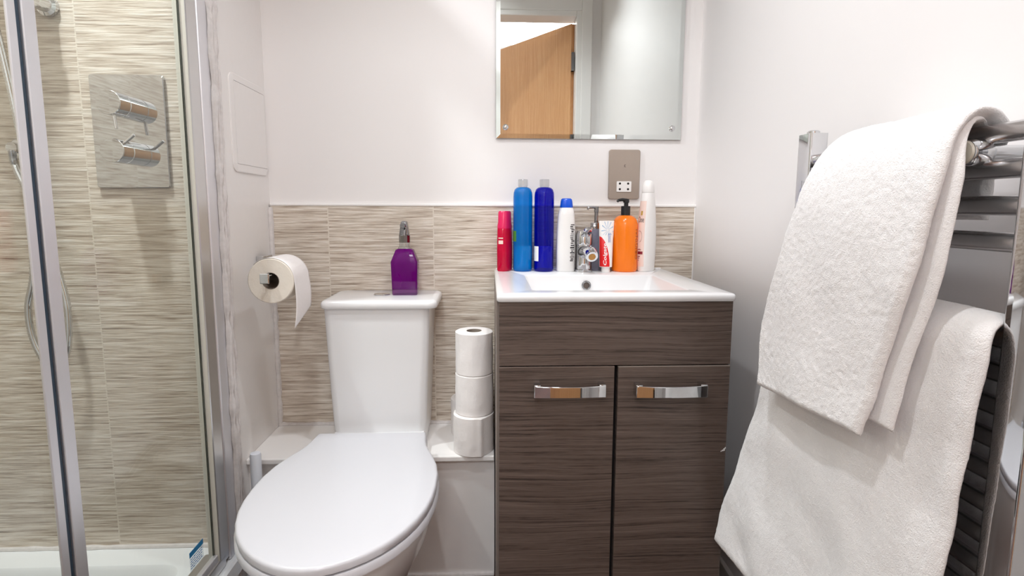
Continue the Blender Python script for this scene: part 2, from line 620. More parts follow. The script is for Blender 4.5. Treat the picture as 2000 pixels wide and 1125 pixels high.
# boxed-in ledge behind the toilet, floor seal
YB = -0.222
lg = MB()
lg.box((XL, YB, 0), (0.013, 0, 0.335))
struct(lg.build('wall_ledge', M['wall_gloss'], smooth=False))
struct(MB().box((XL, YB - 0.014, 0.335), (0.013, 0, 0.3505)).build('trim_2', M['trim'], smooth=False, bevel=0.003))
struct(MB().tube([(XL + 0.002, YB - 0.002, 0.004), (-0.3, YB - 0.003, 0.005), (0.012, YB - 0.002, 0.004)], 0.007, 8).build('trim_3', M['sealant']))

# tiled splashback with its white edge trim
struct(MB().box((XL + 0.005, -0.009, 0.3505), (0.6125, 0, 1.010)).build('wall_splashback', M['tile_back'], smooth=False))
tr = MB()
tr.box((XL + 0.004, -0.012, 1.010), (0.617, 0, 1.0175))
tr.box((0.6120, -0.011, 0.35), (0.6160, 0, 1.010))
struct(tr.build('trim_4', M['trim'], smooth=False, bevel=0.003))
# uneven painted sealant in the left corner and along the ledge
sl = MB()
pts = []
for i in range(60):
    z = 0.352 + i * (1.006 - 0.352) / 59
    pts.append((XL + 0.004, -0.011 + 0.001 * noise.noise((0, 0, z * 40)), z))
sl.tube(pts, 0.008, 8, lambda i: 0.0085 + 0.004 * noise.noise((3, 1, i * 0.45)))
pts = [(XL + 0.004 + i * 0.0105, -0.011, 0.3535) for i in range(60)]
sl.tube(pts, 0.006, 8, lambda i: 0.006 + 0.004 * noise.noise((9, 1, i * 0.5)))
struct(sl.build('trim_5', M['sealant']))

# skirting on the right wall
struct(MB().box((XR - 0.012, YD, 0), (XR, 0.0, 0.088)).build('baseboard_right', M['trim'], smooth=False, bevel=0.003))
for i, (lx, ly) in enumerate(LAMPS):
    struct(MB().lathe((lx, ly, CEIL), [(0.055, 0), (0.055, -0.006), (0.050, -0.009), (0.040, -0.009), (0.040, 0)], 40).build('trim_%d' % (6 + i), M['white_plastic']))

# access panel set in the left wall
ap = thing('access_panel', 'white flush access panel with rounded frame corners high on the left wall', 'panel', (XL, -0.12, 1.21))


def xring(pts, x):
    return [(x, p[0], p[1]) for p in pts]


A0 = rrect(-0.2175, -0.006, 1.093, 1.335, 0.022)
A1 = rrect(-0.2155, -0.008, 1.095, 1.333, 0.021)
A2 = rrect(-0.196, -0.014, 1.113, 1.318, 0.002)
MB().loft([xring(A0, XL), xring(A0, XL + 0.0025), xring(A1, XL + 0.0035), xring(A2, XL + 0.0035), xring(A2, XL + 0.0008)], True, True).build('panel_frame', M['wall_gloss'], ap, angle=25)
A3 = rrect(-0.1948, -0.0152, 1.1142, 1.3168, 0.002)
MB().loft([xring(A3, XL + 0.0008), xring(A3, XL + 0.0035)]).build('panel_door', M['wall_gloss'], ap, angle=25)

# ------------------------------------------------------------------ shower
# tray
st = thing('shower_tray', 'white raised shower tray behind the glass screen', 'shower tray', (-1.0, -0.9, 0))
TX0, TX1, TY0, TY1, TZ = XSL, -0.622, YD, YSH, 0.143
rg = [zring(rrect(TX0, TX1, TY0, TY1, 0.004), 0.10), zring(rrect(TX0, TX1, TY0, TY1, 0.004), TZ - 0.006),
      zring(rrect(TX0 + 0.004, TX1 - 0.005, TY0 + 0.004, TY1, 0.006), TZ),
      zring(rrect(TX0 + 0.06, TX1 - 0.115, TY0 + 0.08, TY1 - 0.072, 0.05), TZ - 0.001),
      zring(rrect(TX0 + 0.068, TX1 - 0.123, TY0 + 0.088, TY1 - 0.078, 0.045), TZ - 0.008),
      zring(rrect(TX0 + 0.085, TX1 - 0.14, TY0 + 0.105, TY1 - 0.092, 0.04), TZ - 0.045)]
MB().loft(rg).build('tray_rim', M['tray'], st, angle=30)
MB().box((TX0 + 0.01, TY0 + 0.01, 0), (TX1 - 0.016, TY1 - 0.01, 0.10)).build('riser_panel', M['tray'], st, smooth=False)
bd = MB()
bd.tube([(XSL + i * 0.0126, YSH - 0.003, TZ + 0.002) for i in range(60)], 0.006, 8, lambda i: 0.0065 + 0.0035 * noise.noise((4, 2, i * 0.35)))
bd.build('sealant_bead', M['sealant'], st)

# glass enclosure in the plane of the left wall
GX = -0.650
en = thing('shower_enclosure', 'glass sliding shower screen in a bright metal frame left of the toilet', 'shower screen', (GX, -0.9, 0))
YP0, YP1 = -0.372, -0.300       # wall profile
STL, STR = -0.835, -0.778       # meeting stile
pf = MB()
pf.box((GX - 0.012, YP0 + 0.030, TZ + 0.001), (GX + 0.015, YP1, CEIL - 0.35))
pf.build('wall_channel', M['alu'], en, smooth=False, bevel=0.003)
pf = MB()
pf.box((GX - 0.014, YP0 - 0.016, TZ + 0.012), (GX + 0.0135, YP0 + 0.029, CEIL - 0.36))
pf.build('jamb_profile', M['alu_bright'], en, smooth=False, bevel=0.004)
MB().box((GX - 0.012, YP0 - 0.0172, TZ + 0.03), (GX + 0.0125, YP0 - 0.0158, CEIL - 0.36)).build('pale_jamb_reflection', M['pale_jamb_reflection'], en, smooth=False)  # added pale strip over the metal jamb face, imitating its bright reflection
MB().box((GX - 0.0015, YP0 - 0.020, TZ + 0.03), (GX + 0.0022, YP0 - 0.016, CEIL - 0.36)).build('edge_seal', M['seal_black'], en, smooth=False)
MB().box((GX - 0.003, STR, TZ + 0.045), (GX + 0.003, YP0 - 0.020, CEIL - 0.37)).build('glass_pane', M['glass'], en, smooth=False)
g2 = MB().box((GX + 0.0035, YD + 0.02, TZ + 0.045), (GX + 0.0090, STL + 0.022, CEIL - 0.37)).build('glass_pane', M['glass'], en, smooth=False)
# stile: two aluminium sections either side of a dark seal
MB().box((GX + 0.0095, STL + 0.0085, TZ + 0.045), (GX + 0.013, STL + 0.0235, CEIL - 0.36)).build('door_stile', M['alu'], en, smooth=False, bevel=0.0015, segs=2)
MB().box((GX + 0.005, STL + 0.0235, TZ + 0.045), (GX + 0.0095, STL + 0.0335, CEIL - 0.36)).build('stile_seal', M['seal_dark'], en, smooth=False, bevel=0.002)
MB().box((GX + 0.003, STL + 0.0335, TZ + 0.045), (GX + 0.013, STR, CEIL - 0.36)).build('panel_stile', M['alu'], en, smooth=False, bevel=0.0015, segs=2)
br = MB()
br.box((GX - 0.036, YD + 0.01, TZ + 0.0005), (GX + 0.014, YP0 + 0.012, TZ + 0.030))
br.build('bottom_rail', M['alu_bright'], en, smooth=False, bevel=0.004)
br = MB()
br.box((GX - 0.004, YD + 0.01, TZ + 0.028), (GX + 0.010, YP0 - 0.004, TZ + 0.046))
br.build('rail_lip', M['alu'], en, smooth=False, bevel=0.003)
MB().box((GX - 0.036, YD + 0.01, CEIL - 0.37), (GX + 0.014, YP0 + 0.03, CEIL - 0.33)).build('top_rail', M['alu_bright'], en, smooth=False, bevel=0.004)
# sticker on the pane
sk = thing('sticker', 'small blue-topped sticker low on the shower glass', 'sticker', (GX, -0.462, 0.235))
MB().box((GX + 0.0031, -0.492, 0.218), (GX + 0.0034, -0.437, 0.262)).build('film', M['sticker_clear'], sk, smooth=False)
MB().box((GX + 0.0034, -0.492, 0.250), (GX + 0.0037, -0.437, 0.262)).build('header_band', M['sticker_blue'], sk, smooth=False)
ln = MB()
for i in range(5):
    z = 0.245 - i * 0.0052
    y = -0.489
    while y < -0.446:
        e = y + random.uniform(0.003, 0.009)
        ln.box((GX + 0.0034, y, z - 0.0012), (GX + 0.0036, min(e, -0.441), z + 0.0008))
        y = e + 0.002
ln.build('print_lines', M['ink_blue'], sk, smooth=False)

# lumpy painted sealant where the screen meets the wall
sb = MB()
for x, y, r, sd in ((XL + 0.001, YP1 + 0.005, 0.0085, 1), (XL + 0.000, YP1 + 0.021, 0.0075, 5), (XL - 0.001, YP1 + 0.036, 0.006, 9)):
    n_ = 130
    pts = []
    for i in range(n_):
        z = TZ + 0.01 + i * (2.2 - TZ) / (n_ - 1)
        pts.append((x + 0.002 * noise.noise((sd, 0, z * 18)), y + 0.004 * noise.noise((sd, 3, z * 9)), z))
    sb.tube(pts, r, 8, lambda i, sd=sd, r=r: r * (1 + 0.75 * noise.noise((sd, 7, i * 0.37)) + 0.45 * noise.noise((sd, 2, i * 1.3))))
struct(sb.build('trim_9', M['sealant']))

# thermostatic valve
vx, vz = -0.831, 1.177
va = thing('shower_valve', 'chrome shower valve plate with two round knobs on the tiled wall', 'shower valve', (vx, YSH, vz))
P0 = rrect(-0.9155, -0.7490, 1.0487, 1.3053, 0.006)
P1 = rrect(-0.9140, -0.7505, 1.0502, 1.3038, 0.006)


def yring(pts, y):
    return [(p[0], y, p[1]) for p in pts]


MB().loft([yring(P0, YSH), yring(P0, YSH - 0.006), yring(P1, YSH - 0.0075)]).build('plate', M['chrome'], va, angle=25)
for kz, lev in ((1.2310, Vector((0.10, 0, -1))), (1.1280, Vector((0.75, 0, 0.62)))):
    kn = MB().lathe((vx, YSH - 0.0072, kz), [(0.0265, 0), (0.0265, -0.03), (0.0255, -0.0305), (0.0255, -0.0325), (0.0265, -0.033), (0.0265, -0.066), (0.0255, -0.0675)], 48, axis='y').build('knob', M['chrome'], va, angle=25)
    lev.normalize()
    p = Vector((vx, YSH - 0.062, kz))
    MB().tube([p + lev * 0.022, p + lev * 0.030, p + lev * 0.054, p + lev * 0.055], 0.0036, 12).build('lever', M['chrome'], kn)

# riser rail with hose
rx_ = -1.012
rr = thing('shower_rail', 'chrome shower riser rail on the tiled wall behind the door stile', 'shower rail', (rx_, YSH, 1.5))
MB().lathe((rx_, YSH - 0.045, 1.42), [(0.010, 0), (0.010, 0.56)], 24).build('rail', M['chrome'], rr)
for z in (1.452, 1.94):
    MB().lathe((rx_ + 0.02, YSH, z), [(0.0225, 0), (0.0225, -0.010), (0.016, -0.014), (0.016, -0.050), (0.0225, -0.054), (0.0225, -0.070), (0.020, -0.072)], 24, axis='y').build('bracket', M['chrome'], rr)
hnd = MB().tube([(rx_ - 0.03, YSH - 0.085, 1.56), (rx_ - 0.03, YSH - 0.10, 1.72), (rx_ - 0.03, YSH - 0.14, 1.78)], 0.012, 16)
hnd.lathe((rx_ - 0.03, YSH - 0.17, 1.78), [(0.02, 0.02), (0.055, 0.012), (0.055, 0.0), (0.05, -0.004)], 36)
hnd.build('hand_shower', M['chrome'], rr)
MB().lathe((-1.078, YSH, 1.136), [(0.024, 0), (0.024, -0.012), (0.020, -0.016), (0.012, -0.016), (0.012, -0.035)], 32, axis='y').build('wall_outlet', M['chrome'], rr, angle=30)


def catmull(P, n=14):
    P = [Vector(p) for p in P]
    P = [P[0] * 2 - P[1]] + P + [P[-1] * 2 - P[-2]]
    out = []
    for i in range(1, len(P) - 2):
        for k in range(n):
            t = k / n
            a, b, c, d = P[i - 1], P[i], P[i + 1], P[i + 2]
            out.append(0.5 * ((2 * b) + (c - a) * t + (2 * a - 5 * b + 4 * c - d) * t * t + (3 * b - a - 3 * c + d) * t ** 3))
    out.append(P[-2])
    return out


hp = catmull([(-1.042, -0.365, 1.56), (-1.064, -0.355, 1.46), (-1.062, -0.335, 1.36), (-1.046, -0.33, 1.20), (-1.036, -0.33, 1.05),
              (-1.048, -0.325, 0.86), (-1.068, -0.325, 0.77), (-1.062, -0.325, 0.69), (-1.03, -0.325, 0.628), (-0.995, -0.322, 0.66),
              (-0.984, -0.32, 0.74), (-0.992, -0.318, 0.82), (-1.03, -0.316, 0.98), (-1.072, -0.314, 1.09), (-1.078, -0.313, 1.13)], 40)
MB().tube(hp, 0.0075, 10, lambda i: 0.0080 if i % 2 else 0.0066).build('hose', M['chrome'], rr, angle=80)

# ------------------------------------------------------------------ toilet
TXC = -0.3055
to = thing('toilet', 'white close-coupled toilet with closed lid', 'toilet', (TXC, -0.4, 0))
LID = [(-0.2350, 0.1400), (-0.262, 0.1425), (-0.29, 0.1455), (-0.315, 0.1505), (-0.34, 0.159), (-0.372, 0.1715), (-0.415, 0.1845), (-0.462, 0.1915), (-0.515, 0.1925),
       (-0.56, 0.1895), (-0.60, 0.1820), (-0.638, 0.1695), (-0.672, 0.1530), (-0.70, 0.1345), (-0.72, 0.1175), (-0.74, 0.0955),
       (-0.756, 0.0720), (-0.768, 0.0480), (-0.775, 0.0250), (-0.7775, 0.0)]


def lid_ring(z, s=1.0, grow=0.0, ys=1.0, y0=-0.42, rear=None, xs=None):
    pts = []
    side = [(y, hw) for y, hw in LID]
    full = [(TXC + hw, y) for y, hw in side] + [(TXC - hw, y) for y, hw in side[-2::-1]]
    for x, y in full:
        xx = TXC + (x - TXC) * (xs if xs else s)
        yy = y0 + (y - y0) * ys * (s if not xs else 1)
        d = Vector((x - TXC, y - y0, 0))
        if d.length > 0:
            d.normalize()
        xx += d.x * grow
        yy += d.y * grow
        if rear is not None:
            yy = min(yy, rear)
        pts.append((xx, yy, z))
    return pts


MB().loft([lid_ring(0.403, grow=-0.002), lid_ring(0.4045), lid_ring(0.414), lid_ring(0.4175, grow=-0.0015), lid_ring(0.4195, grow=-0.004), lid_ring(0.4202, grow=-0.008), lid_ring(0.4202, grow=-0.05)]).build('lid', M['seat_plastic'], to, angle=50)
MB().loft([lid_ring(0.383, grow=0.0), lid_ring(0.385, grow=0.003), lid_ring(0.396, grow=0.003), lid_ring(0.4005, grow=0.0)]).build('seat', M['seat_plastic'], to, angle=50)
bw = [lid_ring(0.0, rear=-0.241, xs=0.62, ys=0.62, y0=-0.30), lid_ring(0.02, rear=-0.241, xs=0.60, ys=0.61, y0=-0.30),
      lid_ring(0.10, rear=-0.241, xs=0.56, ys=0.60, y0=-0.30), lid_ring(0.17, rear=-0.241, xs=0.60, ys=0.66, y0=-0.30),
      lid_ring(0.24, rear=-0.241, xs=0.74, ys=0.78, y0=-0.30), lid_ring(0.30, rear=-0.241, xs=0.87, ys=0.89, y0=-0.30),
      lid_ring(0.345, rear=-0.241, xs=0.935, ys=0.95, y0=-0.30), lid_ring(0.370, rear=-0.236, xs=0.955, ys=0.97, y0=-0.30),
      lid_ring(0.381, rear=-0.236, xs=0.95, ys=0.965, y0=-0.30)]
MB().loft(bw).build('bowl', M['ceramic'], to, angle=60)
CXC = -0.2985
dk = [zring(rrect(CXC - 0.12, CXC + 0.12, -0.26, -0.03, 0.03), z) for z in (0.352, 0.398)]
MB().loft(dk).build('deck', M['ceramic'], to)
for sx in (-1, 1):
    MB().lathe((TXC + sx * 0.085, -0.225, 0.383), [(0.012, 0), (0.012, 0.017), (0.010, 0.019)], 20).build('hinge', M['chrome'], to)
cr = []
for z, hw, yf in ((0.370, 0.1225, -0.183), (0.39, 0.1245, -0.184), (0.42, 0.1262, -0.186), (0.52, 0.1305, -0.1895), (0.62, 0.1345, -0.191), (0.70, 0.138, -0.192), (0.7395, 0.1395, -0.1925)):
    cr.append(zring(rrect(CXC - hw, CXC + hw, yf, -0.016, 0.022, 8), z))
MB().loft(cr).build('cistern', M['ceramic'], to, angle=50)
LC, LH = -0.2905, 0.152
lr = []
for z, g in ((0.7402, -0.006), (0.7415, -0.002), (0.744, 0.0), (0.7545, 0.0), (0.7595, -0.0025), (0.7622, -0.007), (0.763, -0.014)):
    lr.append(zring(rrect(LC - LH - g, LC + LH + g, -0.203 - g, -0.0125, 0.020, 8), z))
ld = MB().loft(lr).build('cistern_lid', M['ceramic'], to, angle=50)
bt = MB().lathe((-0.300, -0.098, 0.7628), [(0.0225, 0), (0.0225, 0.002), (0.0215, 0.003), (0.0195, 0.003), (0.019, 0.0018), (0.0188, 0.0018), (0.0186, 0.0032), (0.0, 0.0032)], 36, cap1=False)
bt.box((-0.300 - 0.0006, -0.098 - 0.0186, 0.7658), (-0.300 + 0.0006, -0.098 + 0.0186, 0.7662))
bt.build('flush_button', M['chrome'], ld, angle=25)

# toilet brush in the corner
tb = thing('toilet_brush', 'white toilet brush standing between the toilet and the shower wall', 'toilet brush', (-0.592, -0.285, 0))
MB().lathe((-0.588, -0.285, 0.0), [(0.031, 0), (0.033, 0.004), (0.033, 0.11), (0.029, 0.115), (0.029, 0.10)], 32).build('holder', M['brush_white'], tb)
MB().lathe((-0.588, -0.285, 0.09), [(0.010, 0), (0.0125, 0.03), (0.0135, 0.295), (0.012, 0.301), (0.006, 0.303)], 24).build('handle', M['brush_white'], tb)

# ------------------------------------------------------------------ toilet roll on its holder
RC = (-0.523, 0.829)
th = thing('toilet_roll_holder', 'square chrome toilet roll holder on the left wall', 'toilet roll holder', (XL, -0.07, 0.85))
MB().box((XL, -0.112, 0.838), (XL + 0.020, -0.050, 0.872)).build('wall_plate', M['chrome'], th, smooth=False, bevel=0.0015)
ar = MB()
ar.box((XL + 0.018, -0.086, 0.8335), (RC[0] + 0.006, -0.066, 0.8455))
ar.box((RC[0] - 0.007, -0.325, 0.8335), (RC[0] + 0.007, -0.066, 0.8455))
ar.build('arm', M['chrome'], th, smooth=False, bevel=0.0015)
MB().box((RC[0] - 0.013, -0.331, 0.826), (RC[0] + 0.008, -0.325, 0.850)).build('end_stop', M['chrome'], th, smooth=False, bevel=0.0015)

hr = thing('toilet_roll', 'toilet roll hanging on the chrome holder with a loose sheet', 'toilet roll', (RC[0], -0.24, RC[1]))
RY0, RY1, RR, RI = -0.300, -0.192, 0.0545, 0.0205


def roll_rings(ca, cb, axis):
    """hollow roll: outer face, rounded rims, core"""
    return


b = MB()
prof = [(RI, RY1), (RR - 0.002, RY1), (RR, RY1 - 0.002), (RR, RY0 + 0.002), (RR - 0.002, RY0), (RI, RY0)]
b.lathe((RC[0], 0, RC[1]), prof, 64, axis='y', cap0=False, cap1=False)
b.build('paper', M['paper_end'], hr, angle=30)
MB().lathe((RC[0], 0, RC[1]), [(RI, RY1), (RI, RY0), (RI - 0.0012, RY0), (RI - 0.0012, RY1), (RI, RY1)], 48, axis='y', cap0=False, cap1=False).build('core', M['card'], hr, angle=30)
ss = MB()
ny, ns = 14, 40
R2 = RR + 0.0008
vv = []
for i in range(ns + 1):
    s = i / ns
    for j in range(ny + 1):
        q = j / ny
        y = RY0 + 0.001 + (RY1 - RY0 - 0.002) * q
        drop = 0.116 + (0.078 - 0.116) * q
        if s < 0.45:
            a = pi * 0.75 * (1 - s / 0.45)
            x, z = RC[0] + R2 * cos(a), RC[1] + R2 * sin(a)
        else:
            t = (s - 0.45) / 0.55
            x = RC[0] + R2 + 0.004 * sin(t * 2.6) - 0.006 * t * t * (1 - q)
            z = RC[1] - drop * t
        vv.append((x, y, z))
ff = [(i * (ny + 1) + j, i * (ny + 1) + j + 1, (i + 1) * (ny + 1) + j + 1, (i + 1) * (ny + 1) + j) for i in range(ns) for j in range(ny)]
so = ss.add(vv, ff).build('loose_sheet', M['paper'], hr, angle=180)
md = so.modifiers.new('thick', 'SOLIDIFY')
md.thickness = 0.0006
md.offset = 1


def standing_roll(cx, cy, z0, r, h, label, seed, dent=0.0):
    t = thing('toilet_roll', label, 'toilet roll', (cx, cy, z0), 'spare toilet rolls on the ledge')
    n = 72

    def ring(rad, z, wob=True):
        out = []
        for i in range(n):
            a = 2 * pi * i / n
            rr_ = rad
            if wob:
                rr_ += 0.0012 * noise.noise((cos(a) * 2 + seed, sin(a) * 2, z * 30)) + 0.0005 * noise.noise((cos(a) * 9, sin(a) * 9 + seed, z * 90))
                # a soft crease facing the room
                d = (a - (-pi / 2 + 0.38) + pi) % (2 * pi) - pi
                rr_ += dent * math.exp(-(d / 0.10) ** 2) - 0.6 * dent * math.exp(-((d - 0.5) / 0.4) ** 2)
            out.append((cx + rr_ * cos(a), cy + rr_ * sin(a), z))
        return out
    rings = [ring(0.0205, z0, False), ring(r - 0.003, z0)]
    k = 12
    for i in range(k + 1):
        f = i / k
        rings.append(ring(r, z0 + 0.002 + (h - 0.004) * f))
    rings += [ring(r - 0.003, z0 + h), ring(0.0205, z0 + h, False)]
    MB().loft(rings, False, False).build('paper', M['paper'], t, angle=50)
    MB().lathe((cx, cy, z0), [(0.0205, 0.0005), (0.0205, h - 0.0005), (0.0192, h - 0.0005), (0.0192, 0.0005), (0.0205, 0.0005)], 40, cap0=False, cap1=False).build('core', M['card'], t)
    return t


RZ = 0.3505
standing_roll(-0.043, -0.192, RZ, 0.0545, 0.106, 'creased bottom toilet roll of the stack beside the vanity', 1, 0.004)
standing_roll(-0.0405, -0.187, RZ + 0.1065, 0.0510, 0.109, 'middle toilet roll of the stack beside the vanity', 4)
standing_roll(-0.0405, -0.187, RZ + 0.2160, 0.0500, 0.113, 'topmost toilet roll of the stack beside the vanity', 8)
standing_roll(-0.062, -0.0785, RZ, 0.0500, 0.108, 'toilet roll half hidden behind the stack against the tiles', 11)

# ------------------------------------------------------------------ purple spray bottle on the cistern
sx, sy, sz = -0.2355, -0.088, 0.763
sp = thing('spray_bottle', 'purple liquid spray bottle standing on the cistern lid', 'bottle', (sx, sy, sz))


def rr_ring(hx_, hy_, r, z, c=None):
    cx, cy = c or (sx, sy)
    return zring(rrect(cx - hx_, cx + hx_, cy - hy_, cy + hy_, r, 6), z)


MB().loft([rr_ring(0.0335, 0.021, 0.006, sz), rr_ring(0.0346, 0.0218, 0.006, sz + 0.003), rr_ring(0.0350, 0.022, 0.006, sz + 0.0165)]).build('clear_base', M['purple_base'], sp, angle=25)
MB().loft([rr_ring(0.0348, 0.0218, 0.006, sz + 0.0170), rr_ring(0.0350, 0.022, 0.006, sz + 0.0175), rr_ring(0.0368, 0.023, 0.005, sz + 0.09), rr_ring(0.0368, 0.023, 0.005, sz + 0.093),
           rr_ring(0.024, 0.017, 0.006, sz + 0.126), rr_ring(0.0185, 0.0150, 0.008, sz + 0.129)]).build('body', M['purple'], sp, angle=25)
MB().loft([rr_ring(0.0185, 0.0150, 0.008, sz + 0.1292), rr_ring(0.0150, 0.0145, 0.012, sz + 0.136), rr_ring(0.0142, 0.0142, 0.0135, sz + 0.146)]).build('neck', M['clear_plastic'], sp, angle=25)
noz = MB()
noz.lathe((sx, sy, sz + 0.146), [(0.0155, 0), (0.0155, 0.020), (0.0145, 0.022)], 10, rot=pi / 10)
noz.build('collar', M['chrome_dark'], sp, angle=20)
noz = MB()
noz.loft([rr_ring(0.0135, 0.0135, 0.006, sz + 0.168), rr_ring(0.0115, 0.013, 0.005, sz + 0.182), rr_ring(0.0095, 0.014, 0.004, sz + 0.196), rr_ring(0.008, 0.013, 0.004, sz + 0.203), rr_ring(0.005, 0.009, 0.003, sz + 0.2055)])
noz.lathe((sx - 0.001, sy - 0.012, sz + 0.193), [(0.008, 0.0), (0.008, -0.010), (0.0065, -0.012), (0.003, -0.012), (0.0028, -0.006)], 20, axis='y')
noz.build('nozzle', M['chrome_dark'], sp, angle=30)
MB().tube([(sx + 0.004, sy - 0.010, sz + 0.184), (sx + 0.004, sy - 0.024, sz + 0.180), (sx + 0.003, sy - 0.026, sz + 0.166)], 0.0035, 10).build('trigger', M['chrome_dark'], sp)

# ------------------------------------------------------------------ vanity unit
VX0, VX1, VYF = 0.0205, 0.5155, -0.500
vu = thing('vanity_unit', 'dark wood-grain vanity unit under the basin', 'vanity unit', (0.268, -0.25, 0))
MB().box((VX0 + 0.017, -0.478, 0.02), (VX1 - 0.016, -0.014, 0.728)).build('carcass', M['dark_gap'], vu, smooth=False)
MB().box((VX0 - 0.005, -0.4815, 0.0), (VX0 + 0.0165, -0.012, 0.8105)).build('side_panel', M['vanity_edge'], vu, smooth=False, bevel=0.001)
MB().box((VX1 - 0.0155, -0.4815, 0.0), (VX1 + 0.002, -0.012, 0.8105)).build('side_panel', M['vanity'], vu, smooth=False, bevel=0.001)
MB().box((VX0, VYF, 0.6735), (VX1, -0.482, 0.8105)).build('top_panel', M['vanity'], vu, smooth=False, bevel=0.001)
dl = MB().box((VX0, VYF, 0.07), (0.2660, -0.482, 0.6715)).build('door', M['vanity'], vu, smooth=False, bevel=0.001)
MB().box((VX0 + 0.01, -0.46, 0.0), (VX1 - 0.01, -0.445, 0.068)).build('plinth', M['vanity'], vu, smooth=False)
drr = MB().box((0.2735, VYF - 0.003, 0.07), (VX1 - 0.001, -0.485, 0.6695)).build('door', M['vanity'], vu, smooth=False, bevel=0.001)
MB().box((0.2735, VYF - 0.0033, 0.6695), (VX1 - 0.001, -0.4855, 0.6712)).build('edge_strip', M['vanity_edge'], drr, smooth=False)


def handle(par, x0, x1, z0, z1, yd):
    h = MB()
    n = 28
    rings = []
    zc, hh = (z0 + z1) / 2, (z1 - z0) / 2
    for i in range(n + 1):
        t = i / n
        x = x0 + (x1 - x0) * t
        sag = 0.0065 * (1 - (2 * t - 1) ** 2)
        yo = yd - 0.0255 - sag
        th_ = 0.0055
        k = hh * (1 - 0.10 * (1 - (2 * t - 1) ** 2))
        zb = zc - 0.001
        rings.append([(x, yo, zb - k), (x, yo, zb + k), (x, yo + th_, zb + k), (x, yo + th_, zb - k)])
    h.loft(rings)
    for xa, xb in ((x0, x0 + 0.014), (x1 - 0.014, x1)):
        h.box((xa, yd - 0.0235, zc - hh), (xb, yd - 0.0002, zc + hh))
    return h.build('handle', M['chrome'], par, bevel=0.0012, angle=30)


cm = MB()
for cx_, cz_, cw_, ch_ in ((0.5105, 0.4835, 0.0016, 0.0030), (0.5070, 0.4815, 0.0012, 0.0016), (0.5040, 0.4800, 0.0010, 0.0008), (0.5128, 0.4870, 0.0012, 0.0020)):
    cm.obox((cx_, VYF - 0.0031, cz_), (cw_, 0, 0.0004), (0, 0.0002, 0), (0.0003, 0, ch_))
cm.build('chipped_edge', M['white_plastic'], drr, smooth=False)
handle(dl, 0.0930, 0.2435, 0.6125, 0.6385, VYF)
handle(drr, 0.3065, 0.4580, 0.6115, 0.6375, VYF - 0.003)

# basin
bs = thing('basin', 'white rectangular ceramic basin on the vanity unit', 'basin', (0.268, -0.25, 0.811))
BX0, BX1, BY0, BY1, BZ = 0.0155, 0.5205, -0.506, -0.0095, 0.8265
IX0, IX1, IY0, IY1 = 0.0955, 0.4405, -0.442, -0.166
rg = [zring(rrect(BX0 + 0.02, BX1 - 0.02, BY0 + 0.02, BY1 - 0.01, 0.01), 0.8108),
      zring(rrect(BX0 + 0.002, BX1 - 0.002, BY0 + 0.002, BY1, 0.010), 0.8108),
      zring(rrect(BX0, BX1, BY0, BY1, 0.010), 0.8145),
      zring(rrect(BX0, BX1, BY0, BY1, 0.010), 0.8215),
      zring(rrect(BX0 + 0.0015, BX1 - 0.0015, BY0 + 0.0015, BY1, 0.0095), 0.8250),
      zring(rrect(BX0 + 0.005, BX1 - 0.005, BY0 + 0.005, BY1, 0.008), BZ),
      zring(rrect(IX0 - 0.004, IX1 + 0.004, IY0 - 0.004, IY1 + 0.004, 0.012), BZ - 0.0004),
      zring(rrect(IX0, IX1, IY0, IY1, 0.012), BZ - 0.003),
      zring(rrect(IX0 + 0.006, IX1 - 0.012, IY0 + 0.006, IY1 - 0.005, 0.016), BZ - 0.055),
      zring(rrect(IX0 + 0.016, IX1 - 0.03, IY0 + 0.014, IY1 - 0.010, 0.024), BZ - 0.075),
      zring(rrect(IX0 + 0.05, IX1 - 0.07, IY0 + 0.04, IY1 - 0.03, 0.03), BZ - 0.090)]
bowl_mesh = MB().loft(rg, False, True)
bowl_mesh.build('bowl', M['ceramic'], bs, angle=50)
up = MB().loft([zring(rrect(BX0 + 0.004, BX1 - 0.004, -0.018, BY1, 0.003), BZ - 0.002), zring(rrect(BX0 + 0.006, BX1 - 0.006, -0.016, BY1, 0.003), BZ + 0.003)])
up.build('rear_lip', M['ceramic'], bs, angle=60)
ov = MB().lathe((0.2625, IY1 - 0.0030, 0.7985), [(0.0125, 0.002), (0.0125, -0.003), (0.0105, -0.004), (0.0085, -0.003), (0.0080, 0.002)], 28, axis='y')
ov.build('overflow_ring', M['chrome_dark'], bs, angle=30)
MB().lathe((0.2625, IY1 - 0.0030, 0.7985), [(0.0086, 0.0015), (0.0086, -0.0012), (0.001, -0.0012)], 28, axis='y').build('overflow_hole', M['drain'], bs)

# mixer tap
tx, ty = 0.2700, -0.078
tp = thing('basin_tap', 'chrome mixer tap standing at the back of the basin', 'tap', (tx, ty, BZ))
MB().lathe((tx, ty, BZ), [(0.0265, 0), (0.0265, 0.005), (0.0235, 0.008), (0.0230, 0.07), (0.0225, 0.075)], 40).build('body', M['chrome'], tp, angle=30)
spt = MB()
spt.tube([(tx + 0.001, ty - 0.008, BZ + 0.056), (tx + 0.003, ty - 0.05, BZ + 0.062), (tx + 0.005, ty - 0.078, BZ + 0.058), (tx + 0.006, ty - 0.088, BZ + 0.052)], 0.0185, 20, lambda i: (0.021, 0.0185, 0.0175, 0.017)[i])
spt.build('spout', M['chrome'], tp, angle=40)
aer = MB()
ad = Vector((0.05, -0.80, -0.45)).normalized()
ap_ = Vector((tx + 0.006, ty - 0.088, BZ + 0.052))
aer.tube([ap_ - ad * 0.004, ap_ + ad * 0.006, ap_ + ad * 0.0062], 0.0158, 24)
aer.build('aerator', M['chrome'], tp, angle=40)
